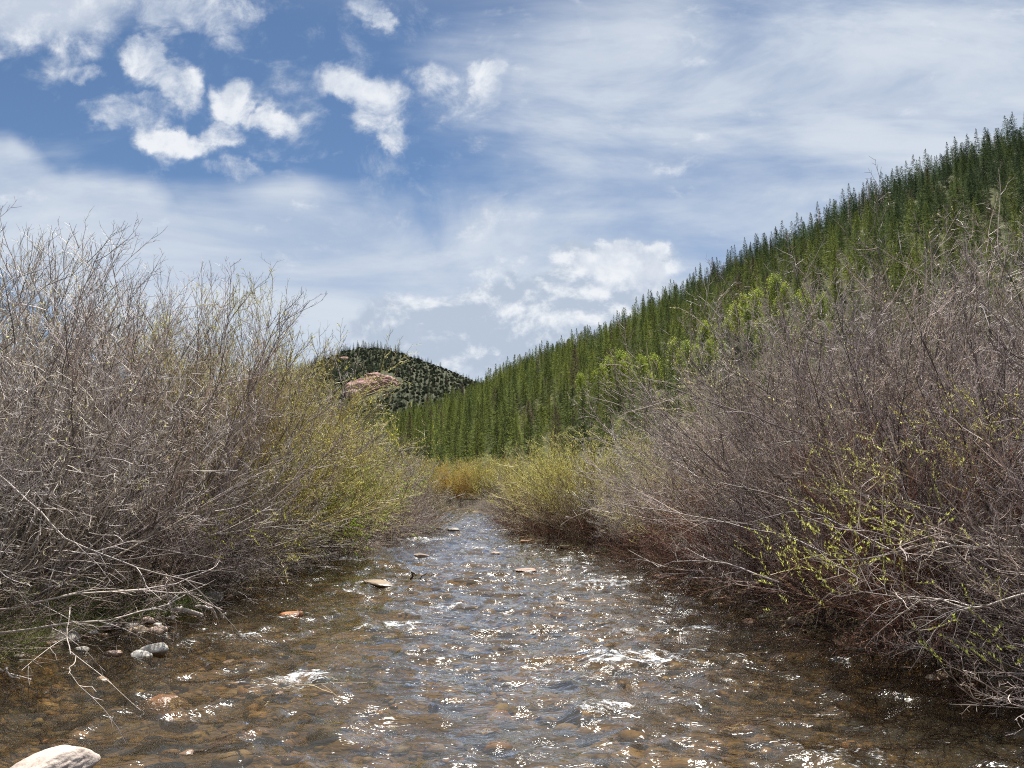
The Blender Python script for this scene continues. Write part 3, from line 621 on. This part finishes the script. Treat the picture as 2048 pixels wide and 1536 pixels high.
rock(1122, 1212, 40, .6, .25, TN, 'small tan rock awash in midstream with a grey cap', 17, .35)
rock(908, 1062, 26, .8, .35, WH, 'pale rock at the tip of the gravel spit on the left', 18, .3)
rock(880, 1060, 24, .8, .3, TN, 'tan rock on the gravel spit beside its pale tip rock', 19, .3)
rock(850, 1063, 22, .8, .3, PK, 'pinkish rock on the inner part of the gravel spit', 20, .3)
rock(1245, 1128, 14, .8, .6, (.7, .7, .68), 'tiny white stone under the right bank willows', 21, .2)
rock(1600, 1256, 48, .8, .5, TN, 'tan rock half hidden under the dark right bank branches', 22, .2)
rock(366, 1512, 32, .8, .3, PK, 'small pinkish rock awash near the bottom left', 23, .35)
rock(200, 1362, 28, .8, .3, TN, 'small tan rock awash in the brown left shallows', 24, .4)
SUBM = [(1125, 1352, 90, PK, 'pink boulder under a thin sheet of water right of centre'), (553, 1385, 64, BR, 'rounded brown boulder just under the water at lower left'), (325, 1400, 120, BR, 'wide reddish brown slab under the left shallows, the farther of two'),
        (345, 1430, 80, BR, 'reddish brown boulder under the left shallows, in front of the wide slab'), (130, 1425, 75, TN, 'tan boulder under the brown water far left'), (105, 1480, 85, BR, 'brown boulder under water just behind the bottom left boulder'),
        (215, 1470, 80, TN, 'tan boulder under water right of the bottom left boulder'), (765, 1268, 52, TN, 'yellowish boulder awash beside a white riffle'), (940, 1290, 70, PK, 'pinkish slab under midstream water'), (560, 1300, 40, BR, 'brown stone under water below the orange rock'),
        (960, 1240, 60, BR, 'brown slab beneath broken water in midstream'), (890, 1330, 45, TN, 'olive tan stone under water at the centre of the river'), (640, 1345, 50, TN, 'tan stone under water beside the left white riffle'), (1480, 1440, 90, BR, 'brown slab under water at lower right'),
        (1350, 1470, 70, TN, 'tan slab under water at the lower right of centre'), (960, 1450, 90, PK, 'pinkish slab deep under the foreground water'), (740, 1480, 80, BR, 'brown slab deep under the foreground water left of centre'), (450, 1470, 90, BR, 'brown slab under the lower left water'),
        (1210, 1240, 40, PK, 'pink stone under water right of midstream'), (460, 1320, 60, TN, 'tan stone under water right of the touching pair')]
for k, (x, y, w, c, lab) in enumerate(SUBM):
    o = rock(x, y, w, .75, .34, c, lab, 40 + k, .5, 'submerged rock'); h = o.dimensions[2]; o.location.z = -.035 - h * .5 + (0.02 if k in (0, 1, 7) else 0)
gr_ = np.random.RandomState(12)
for k in range(16):
    o = rock(gr_.uniform(5, 345), 0, 1, 1, 1, GY, 'x', 80 + k) if False else rock(10 + k * 22 + gr_.uniform(-8, 8), 1302 - k * 3.6 + gr_.uniform(-12, 8), gr_.uniform(12, 26), .8, .5, [GY, PK, WH][k % 3], 'small pale stone strewn with others along the grassy left water edge', 80 + k, .2); o['group'] = 'small stones along the left water edge'; o.location.z += .03
# river gravel and cobbles nobody could count: one bed of stones
g = np.random.RandomState(77); n = 1500; bx = g.uniform(-6.2, 5.2, n * 3); by = 3.2 + 26 * g.rand(n * 3) ** 1.5; e_ = rsd(bx, by); kk = (e_ < -.05) & (e_ > -9); bx, by, e_ = bx[kk][:n], by[kk][:n], e_[kk][:n]
I2, J2 = ico(2); bz = gz(bx, by); VV, FF, TT = [], [], []
for k in range(len(bx)):
    s = .035 + .12 * g.rand() ** 2.2; w_ = I2 * (1 + .3 * (g.rand(len(I2)) - .5))[:, None] * np.array((s, s * g.uniform(.6, 1), s * g.uniform(.4, .7))); a = g.rand() * 6.3; c_, s_ = math.cos(a), math.sin(a)
    VV.append(np.stack([w_[:, 0] * c_ - w_[:, 1] * s_ + bx[k], w_[:, 0] * s_ + w_[:, 1] * c_ + by[k], np.minimum(w_[:, 2] + bz[k] + s * .2, .03)], 1)); FF.append(J2 + k * len(I2)); TT.append(np.full(len(I2), g.rand()))
def m_cobble():
    m, nt = mat_new('cobble'); t = NT(nt); geo = t.node('ShaderNodeNewGeometry'); tint = t.node('ShaderNodeAttribute', attribute_name='tint').outputs['Fac']
    c = t.ramp(tint, [(0, (.14, .09, .045)), (.35, (.28, .17, .08)), (.6, (.34, .19, .11)), (.85, (.42, .33, .22)), (1, (.20, .18, .14))])
    c = t.mix(1., c, t.ramp(t.noise(geo.outputs['Position'], 20., 5), [(.3, (.65,) * 3), (.65, (1.1,) * 3)]), 'MULTIPLY'); out(t, principled(t, c, .6)); return m
put(obj('gravel', mesh('gravel', np.concatenate(VV), np.concatenate(FF), m_cobble(), {'tint': np.concatenate(TT)})), label='brown cobbles and gravel lying on the stream bed', cat='gravel', kind='stuff')

# ------------------------------------------------------------------ bank grass, dead litter, flower
GR, nt = mat_new('grass_blade'); t = NT(nt); tint = t.node('ShaderNodeAttribute', attribute_name='tint').outputs['Fac']
gc = t.ramp(tint, [(0, (.20, .27, .07)), (.35, (.34, .39, .14)), (.6, (.50, .46, .28)), (1, (.62, .55, .38))])
out(t, t.node('ShaderNodeMixShader', {0: .35, 1: t.node('ShaderNodeBsdfDiffuse', {'Color': gc}), 2: t.node('ShaderNodeBsdfTranslucent', {'Color': gc})}))
def grass(name, n, yr, side, width, hh, lab, seed, tbias=0.):
    g = np.random.RandomState(seed); y = g.uniform(yr[0], yr[1], n * 5); x = g.uniform(-8, 7, n * 5) if side == 0 else (g.uniform(-9, -2, n * 5) if side < 0 else g.uniform(.5, 8, n * 5))
    e = rsd(x, y); cl = fbm2(x * 1.6, y * 1.6, 3, seed); k = (e > -.12) & (e < width) & (cl + .25 * g.rand(len(x)) > .55); x, y = x[k][:n], y[k][:n]; m = len(x); z = gz(x, y)
    ok = z > -.04; x, y, z = x[ok], y[ok], z[ok]; m = len(x)
    S = np.stack([x, y, z - .02], 1); D = np.stack([g.normal(0, .45, m), g.normal(0, .45, m), np.ones(m)], 1); P = grow(S, D, hh * g.uniform(.5, 1.3, m), 4, -.9, .08, g)
    mb = MB(); T = nrm(np.gradient(P, axis=1)); N1, _ = frames(T); w = np.array((.004, .004, .003, .0006))[None, :, None]
    V = np.stack([P - N1 * w, P + N1 * w], 2); idx = np.arange(m * 8).reshape(m, 4, 2); Fc = np.stack([idx[:, :-1, 0], idx[:, :-1, 1], idx[:, 1:, 1], idx[:, 1:, 0]], -1).reshape(-1, 4)
    tt = np.clip(fbm2(x * 1.1, y * 1.1, 2, seed + 1) * 1.5 - .35 + g.normal(0, .15, m) + tbias, 0, 1); mb.add(V.reshape(-1, 3), Fc, np.repeat(tt, 8))
    put(obj(name, mb.mesh(name, GR)), label=lab, cat='grass', kind='stuff')
grass('bank_grass', 30000, (6, 11.5), -1, 1.1, .26, 'green and straw coloured grass along the near left bank', 5, .12)
grass('dry_grass', 24000, (5, 25), 0, 1.6, .2, 'dry straw coloured grass under the willows on both banks', 6, .35)
# low dead brush under the willows (a tangle nobody could count)
def brush(name, n, yr, side, lab, col, seed, reach=1.6):
    g = np.random.RandomState(seed); y = g.uniform(*yr, n * 6); x = g.uniform(-9, -2, n * 6) if side < 0 else g.uniform(-1, 8.5, n * 6); e = rsd(x, y); k = (e > .05) & (e < reach); x, y = x[k][:n], y[k][:n]; m = len(x)
    S = np.stack([x, y, gz(x, y) - .03], 1); d = np.stack([g.normal(-side * -.9 if False else (-.7 if side > 0 else .7), .7, m), g.normal(-.1, .7, m), g.uniform(.15, 1.1, m)], 1)
    P = grow(S, d, g.uniform(.5, 1.6, m), 7, g.uniform(-.7, .2, m), .12, g); P[:, :, 2] = np.maximum(P[:, :, 2], .03)
    mb = MB(); tubes(mb, P, rad(m, 7, g.uniform(.003, .008, m), .0018), g.rand(m)); S1, D1, _ = kids(P, 5, .2, .95, R(20), R(60), g, .05); tubes(mb, grow(S1, D1, g.uniform(.12, .5, len(S1)), 4, .1, .15, g), rad(len(S1), 4, .003, .0014), g.rand(len(S1)))
    o = put(obj(name, mb.mesh(name, BARK)), label=lab, cat='brush', kind='stuff'); o.color = (*col, 1)
brush('bank_undergrowth', 2600, (6, 25), -1, 'tangle of dead twigs under the left bank willows', (.30, .24, .21), 21)
brush('bank_undergrowth', 2600, (5, 27), 1, 'reddish tangle of dead twigs under the right bank willows', (.22, .12, .09), 22)

# driftwood and fallen branches: px points with depth
def branch(pts, r0, r1, lab, col, seed, forks=0, name='fallen_branch', cat='branch'):
    g = np.random.RandomState(seed); P = np.array(pts, float); s = np.linspace(0, len(P) - 1, 14); i = np.minimum(s.astype(int), len(P) - 2); f = (s - i)[:, None]; Q = (P[i] * (1 - f) + P[i + 1] * f)[None] + np.cumsum(g.normal(0, .016, (1, 14, 3)), 1) * np.sin(np.linspace(0, math.pi, 14))[None, :, None]
    mb = MB(); tubes(mb, Q, rad(1, 14, r0, r1), np.array([.6]), 7)
    if forks:
        S, D, tt = kids(Q, forks, .2, .98, R(20), R(50), g, 0.); Pq = grow(S, D, g.uniform(.25, .9, len(S)), 6, -.25, .1, g); tubes(mb, Pq, rad(len(S), 6, r1 * 1.1, .0018), g.rand(len(S)), 4)
        S, D, tt = kids(Pq, 4, .2, .95, R(20), R(55), g, 0.); tubes(mb, grow(S, D, g.uniform(.08, .3, len(S)), 4, -.1, .15, g), rad(len(S), 4, .003, .0013), g.rand(len(S)))
    o = put(obj(name, mb.mesh(name, BARK)), label=lab, cat=cat); o.color = (*col, 1)
PB = (.44, .39, .36)
branch([at(-60, 900, 8.2), at(60, 1000, 7.7), at(140, 1070, 7.5), at(260, 1120, 7.6), at(410, 1170, 8.1)], .011, .005, 'long pale dead branch slanting down in front of the left willows', PB, 1, 14)
branch([at(-40, 1225, 7.8), at(120, 1190, 7.6), at(330, 1165, 8.3), at(420, 1140, 9.0)], .011, .005, 'long pale grey branch lying low across the left willow base', PB, 2, 10)
branch([at(-30, 1270, 7.6), at(160, 1245, 7.6), at(300, 1215, 8.2), at(370, 1190, 8.8)], .012, .005, 'pale branch arching low just above the grassy left bank', PB, 3, 8)
branch([at(140, 1215, 7.4), at(133, 1268, 6.9), at(140, 1310, 6.4), at(137, 1348, 6.1)], .006, .003, 'thin crooked pale twig hanging over the left shallows', PB, 4, 3)
a_, b_ = on_water(345, 1222, .12), on_water(405, 1232, .05); branch([a_, b_], .035, .03, 'short grey driftwood log at the left water edge', PB, 5, 0, 'driftwood_log', 'log')
a_, b_ = on_water(388, 1212, .22), on_water(432, 1236, .02); branch([a_, b_], .02, .015, 'thin driftwood stick leaning above the short left log', PB, 6, 0, 'driftwood_log', 'log')
branch([on_water(-10, 1335, .06), on_water(40, 1358, .03)], .014, .007, 'short forked pale stick at the far left edge of the water', PB, 7, 1)
branch([on_water(822, 1158, .1), on_water(832, 1150, .2)], .02, .014, 'dark stub of wood sticking up in midstream', (.05, .04, .03), 8, 0)
branch([on_water(838, 1156, .05), on_water(868, 1149, .14)], .012, .006, 'thin dark stick beside the stub in midstream', (.06, .05, .04), 9, 0)
branch([on_water(1062, 1268, .02), on_water(1095, 1252, .12)], .008, .004, 'thin dark twig standing out of the water right of centre', (.06, .05, .04), 10, 0)
branch([on_water(530, 1412, .02), on_water(556, 1388, .1), on_water(580, 1378, .13)], .006, .003, 'thin straw coloured twig over the submerged brown boulder', (.5, .42, .28), 11, 1)
branch([at(2060, 1185, 5.9), at(1930, 1215, 5.9), at(1850, 1190, 6.4), at(1700, 1180, 7.2)], .009, .004, 'pale forked branch reaching out low from the right bank', PB, 12, 12)
branch([at(2060, 1095, 6.4), at(1900, 1098, 6.6), at(1800, 1100, 7.0), at(1740, 1115, 7.3)], .012, .004, 'pale straight branch below the yellow leaves on the right bank', PB, 13, 8)
branch([at(1780, 1100, 7.0), at(1660, 1040, 7.6), at(1560, 1000, 8.0), at(1440, 965, 8.4)], .013, .004, 'long dark branch leaning left out of the right bank willows', (.16, .12, .11), 14, 10)
branch([at(1800, 980, 8.0), at(1640, 880, 8.4), at(1520, 830, 8.6), at(1330, 770, 9.0)], .016, .004, 'long bare branch arching up and left from the right bank willows', (.22, .17, .16), 15, 16)
branch([at(1700, 1130, 8.0), at(1560, 1060, 9.0), at(1400, 1030, 9.6), at(1250, 1010, 10.2)], .013, .004, 'long bare branch reaching left over the water at the right', (.26, .2, .18), 16, 14)
branch([at(1560, 1165, 8.4), at(1450, 1135, 9.4), at(1360, 1125, 10.), at(1270, 1155, 10.6)], .010, .003, 'thin pale branch dipping to the water from the right bank', PB, 17, 8)
# a yellow flower in the bank grass
q = at(108, 1257, 8.05); q[2] = float(gz(q[:1], q[1:2])[0]) + .16; mb = MB(); g = np.random.RandomState(1)
a = np.arange(16) * 2 * math.pi / 16; D = np.stack([np.cos(a), np.sin(a) - .5, np.full(16, .5)], 1); V, Fq, Tt = leaf_quads(np.zeros((16, 3)), D, .022, .4, g, np.ones(16)); mb.add(V, Fq, Tt)
e = empty('dandelion_flower', tuple(q)); e['label'] = 'single yellow flower in the grass on the left bank'; e['category'] = 'flower'
fh = put(obj('blossom', mb.mesh('blossom', LEAF)), e); fh.color = (.8, .62, .01, 1)
mb = MB(); tubes(mb, np.array([[(0, 0, 0), (.01, 0, -.09), (0, .01, -.2)]], float), rad(1, 3, .003, .003), np.array([.5]), 5); o = put(obj('stalk', mb.mesh('stalk', LEAF)), e); o.color = (.15, .25, .05, 1)

# bright leafy sprays on the right bank willow
def spray(pts, n, lab, col, seed, size=.03, spread_=.2):
    g = np.random.RandomState(seed); mb, lf = MB(), MB(); c = np.array(pts, float); S = c[g.randint(0, len(c), n)] + g.normal(0, spread_, (n, 3)) * np.array((1.5, 1, .7)); D = np.stack([g.normal(-.5, .5, n), g.normal(-.2, .4, n), g.uniform(.0, 1., n)], 1)
    P = grow(S, D, g.uniform(.15, .45, n) * .85, 5, .1, .08, g); tubes(mb, P, rad(n, 5, .003, .0015), g.rand(n)); Sl, Dl, _ = kids(P, 16, .15, 1., R(20), R(50), g, .4); V, Fq, Tt = leaf_quads(Sl, Dl, size, .15, g, g.rand(len(Sl))); lf.add(V, Fq, Tt)
    e = empty('leafy_branch', tuple(c.mean(0))); e['label'] = lab; e['category'] = 'willow branch'; e['group'] = 'leafy sprays in the willows'
    for nm, m_, cc in (('twig_crown', mb.mesh('spray_twigs', BARK), (.3, .24, .16)), ('foliage', lf.mesh('spray_leaves', LEAF), col)):
        o = put(obj(nm, m_), e); o.location = tuple(-c.mean(0)); o.color = (*cc, 1)
spray([at(1640, 1150, 6.6), at(1665, 1165, 6.6), at(1620, 1140, 6.7), at(1610, 1180, 6.6)], 40, 'lowest bright yellow green spray over the dark water at the right bank', (.55, .56, .14), 1)
spray([at(1740, 1060, 6.9), at(1770, 1045, 6.9), at(1700, 1085, 6.8), at(1850, 1060, 6.8), at(1720, 1105, 6.8), at(1800, 1100, 6.7), at(1680, 1120, 6.8)], 90, 'broad bright yellow green spray in the middle of the right bank willows', (.52, .54, .14), 2)
spray([at(1930, 850, 7.2), at(1960, 835, 7.2), at(1980, 880, 7.1), at(2030, 870, 7.0), at(1900, 900, 7.2)], 70, 'yellow green spray high at the right edge of the willows', (.50, .48, .16), 3)
spray([at(1760, 920, 7.5), at(1740, 945, 7.5), at(1790, 990, 7.3), at(1720, 965, 7.5)], 60, 'small yellow green spray above the broad one in the right willows', (.50, .50, .16), 4)
spray([at(1990, 1290, 5.4), at(2010, 1320, 5.3), at(1930, 1300, 5.5)], 24, 'sparse green spray low at the right edge above dark water', (.32, .36, .08), 5)
spray([at(1430, 770, 8.8), at(1400, 785, 8.8), at(1330, 830, 9.2), at(1415, 745, 8.8)], 34, 'pale cream budded spray at the tip of the arching right branch', (.58, .54, .30), 6, .024)
spray([at(650, 1040, 16.2), at(690, 1000, 16.5), at(730, 1010, 16.5), at(620, 1060, 15.8), at(700, 1060, 15.8)], 150, 'vivid green leafy spray low in the left bank willows near the water', (.30, .42, .06), 7, .05, .4)
spray([at(450, 1060, 11.2), at(480, 1080, 11.2), at(440, 1030, 11.4), at(400, 1010, 11.5)], 50, 'small yellow green spray in the brown left willows above the stones', (.46, .48, .08), 8, .035, .25)
spray([at(640, 850, 17), at(660, 880, 17), at(600, 800, 17.5), at(690, 900, 17)], 150, 'large yellow spray at the top of the left bank willows before the far hill', (.46, .44, .07), 9, .045, .6)

# ------------------------------------------------------------------ sky and light
SUN_AZ, SUN_EL = R(10), R(61)
w = bpy.data.worlds.new('World'); SC.world = w; w.use_nodes = True; nt = w.node_tree; nt.nodes.clear(); t = NT(nt)
sky = t.node('ShaderNodeTexSky', sky_type='NISHITA', sun_disc=False, sun_elevation=SUN_EL, sun_rotation=SUN_AZ, altitude=2000., air_density=1.0, dust_density=.35, ozone_density=2.5)
D = t.node('ShaderNodeTexCoord').outputs['Generated']; sp = t.node('ShaderNodeSeparateXYZ', {0: D})
yy = t.math('MAXIMUM', t.math('ABSOLUTE', sp.outputs[1]), .05); A = t.math('DIVIDE', sp.outputs[0], yy); Bb = t.math('DIVIDE', sp.outputs[2], yy)
AB_ = t.node('ShaderNodeCombineXYZ', {0: A, 1: Bb, 2: t.math('MULTIPLY', t.math('SIGN', sp.outputs[1]), .5)}).outputs[0]
flat = t.node('ShaderNodeCombineXYZ', {0: A, 1: Bb, 2: 0.}).outputs[0]
def vadd(v, nvec, amt):
    q = t.node('ShaderNodeVectorMath', {0: nvec, 1: (.5, .5, .5)}, operation='SUBTRACT').outputs[0]
    return t.node('ShaderNodeVectorMath', {0: v, 1: t.node('ShaderNodeVectorMath', {0: q, 'Scale': amt}, operation='SCALE').outputs[0]}, operation='ADD').outputs[0]
def gain(px_, py_, rx, ry, rot=0., src=None):
    a, b = ab(px_, py_); m = t.mapping(src, (a, b, 0), (0, 0, R(rot)), (rx / F, ry / F, 1.), 'TEXTURE')
    g = t.node('ShaderNodeTexGradient', gradient_type='SPHERICAL'); t.l.new(m, g.inputs[0]); return g.outputs[0]
def field(lst, src, kf_=1.):
    o = None
    for (px_, py_, rx, ry, rot, wt) in lst:
        g = gain(px_, py_, rx * kf_, ry * kf_, rot, src); g = t.math('MULTIPLY', t.smooth(g, 0., .6), wt); o = g if o is None else t.math('MAXIMUM', o, g)
    return o
wn = t.node('ShaderNodeTexNoise', {'Vector': AB_, 'Scale': 13., 'Detail': 6., 'Roughness': .6}).outputs[1]
warp = vadd(flat, wn, .085)
# thin high veil
veil_n = t.noise(t.mapping(AB_, rot=(0, 0, R(-18)), scale=(1.1, 3.6, 1.)), 2.1, 7, .58, .6)
veil_n2 = t.noise(t.mapping(AB_, rot=(0, 0, R(22)), scale=(.8, 3.2, 1.)), 2.6, 6, .55, .3)
wide = vadd(flat, t.node('ShaderNodeTexNoise', {'Vector': AB_, 'Scale': 3., 'Detail': 4.}).outputs[1], .22)
vf = field([(1650, 300, 1150, 640, 0, .85), (2050, 60, 900, 500, 0, .70), (1150, 640, 900, 420, 0, 1.0), (300, 560, 660, 250, -18, 1.15), (60, 430, 460, 140, -24, 1.1), (650, 560, 600, 270, -10, 1.05), (900, 700, 600, 200, 0, 1.1), (80, 30, 260, 110, 8, .6), (1100, 80, 400, 160, 0, .25)], wide)
vmix = t.math('ADD', t.math('MULTIPLY', veil_n, .55), t.math('MULTIPLY', veil_n2, .45))
vf = t.math('MAXIMUM', vf, t.smooth(sp.outputs[2], .50, .64, 0., .95))
va = t.smooth(t.math('ADD', vf, t.math('MULTIPLY', t.math('SUBTRACT', vmix, .5), 2.1)), .12, 1.1, 0., .92)
# puffy clouds
cf = field([(165, 143, 62, 34, -10, .8), (300, 125, 80, 45, -35, .85), (355, 165, 75, 62, -30, .95), (250, 232, 115, 38, -8, .85), (345, 275, 120, 46, -12, 1.), (445, 262, 70, 45, 0, .8), (475, 205, 62, 60, 0, 1.), (540, 238, 80, 36, -18, .95),
            (300, 215, 70, 30, 0, .6), (700, 175, 85, 50, -10, 1.), (755, 215, 75, 75, 0, 1.), (782, 278, 58, 44, -30, .85), (728, 22, 62, 48, 0, .8), (755, 50, 40, 26, -30, .7), (860, 158, 60, 44, 0, .5), (965, 145, 48, 42, 0, .68), (970, 185, 34, 40, 0, .62),
            (1040, 158, 44, 30, 0, .55), (90, 30, 210, 95, -10, .75), (40, 60, 60, 50, 0, .7), (330, 15, 240, 62, -6, .62), (150, 70, 90, 80, -40, .6), (480, 8, 120, 40, 0, .5), (485, 345, 90, 26, -4, .5), (560, 352, 50, 20, 0, .42), (470, 80, 40, 30, 0, .35),
            (1235, 530, 120, 50, 0, .9), (1310, 560, 80, 40, -20, .85)], warp, 1.14)
cn = t.noise(AB_, 15., 10, .66, .35)
cdens = t.math('ADD', cf, t.math('MULTIPLY', t.math('SUBTRACT', cn, .5), 2.5))
ca = t.smooth(cdens, .05, 1.15, 0., .97)
cshade = t.smooth(t.math('ADD', cdens, t.math('MULTIPLY', t.math('SUBTRACT', t.noise(AB_, 11., 6, .6), .5), 2.8)), .35, 1.5)
# heaped grey cloud near the horizon
hf = field([(1230, 545, 170, 85, 0, 1.1), (1080, 630, 330, 120, 0, 1.1), (880, 650, 230, 105, 0, 1.05), (1150, 690, 360, 95, 0, 1.0), (1330, 600, 120, 60, 0, .9)], warp)
hn = t.noise(t.mapping(AB_, scale=(1., 1.5, 1.)), 9., 9, .6, .2)
hd = t.math('ADD', hf, t.math('MULTIPLY', t.math('SUBTRACT', hn, .5), 1.7)); ha = t.smooth(hd, .1, .6, 0., .95)
hn2 = t.noise(t.mapping(AB_, loc=(0, -.022, 0), scale=(1., 1.5, 1.)), 9., 9, .6, .2)
hs_ = t.smooth(t.math('ADD', t.math('MULTIPLY', t.math('SUBTRACT', hn, hn2), 6.0), t.math('MULTIPLY', gain(1235, 520, 170, 75, 0, warp), 1.0)), -.25, .8)
K_ = 10.0
def kc(r, g_, b): return (r * K_, g_ * K_, b * K_)
skyc = t.mix(1.0, sky.outputs[0], (.88, .95, .97), 'MULTIPLY')
c = t.mix(va, skyc, t.mix(t.smooth(vmix, .40, .60), kc(.48, .57, .72), kc(.70, .76, .84)))
c = t.mix(t.smooth(sp.outputs[2], .50, .64, 0., .8), c, kc(.46, .50, .57))
c = t.mix(ha, c, t.mix(hs_, kc(.48, .56, .68), kc(.88, .91, .95)))
c = t.mix(ca, c, t.mix(cshade, kc(.55, .62, .74), kc(.88, .91, .95)))
below = t.smooth(sp.outputs[2], -.06, -.005)
c = t.mix(below, kc(.10, .10, .08), c)
bg = t.node('ShaderNodeBackground', {'Color': c, 'Strength': .05}); t.node('ShaderNodeOutputWorld', {'Surface': bg})
w.cycles.sampling_method = 'MANUAL'; w.cycles.sample_map_resolution = 512
sl = bpy.data.lights.new('sun', 'SUN'); sl.energy = 5.0; sl.angle = R(.5); sl.color = (1., .955, .88)
so = bpy.data.objects.new('sun', sl); C.objects.link(so)
sd = Vector((math.sin(SUN_AZ) * math.cos(SUN_EL), math.cos(SUN_AZ) * math.cos(SUN_EL), math.sin(SUN_EL))); so.rotation_euler = (-sd).to_track_quat('-Z', 'Y').to_euler()

cam = bpy.data.cameras.new('camera'); cam.sensor_width = 36; cam.lens = F / 2048 * 36; cam.clip_end = 9000; cam.clip_start = .05
co = bpy.data.objects.new('camera', cam); C.objects.link(co); co.location = (0, 0, CAMH); co.rotation_euler = (R(90) + PITCH, 0, 0); SC.camera = co
SC.view_settings.view_transform = 'Standard'; SC.view_settings.look = 'None'; SC.view_settings.exposure = 1.0; SC.view_settings.gamma = 1.
cy = SC.cycles; cy.max_bounces = 5; cy.diffuse_bounces = 3; cy.glossy_bounces = 2; cy.transmission_bounces = 2; cy.transparent_max_bounces = 8; cy.caustics_reflective = False; cy.caustics_refractive = False
cy.use_denoising = False; cy.sample_clamp_direct = 4.; cy.sample_clamp_indirect = 6.; cy.use_adaptive_sampling = False; cy.filter_width = 1.1
try: cy.denoiser = 'OPENIMAGEDENOISE'
except Exception: pass
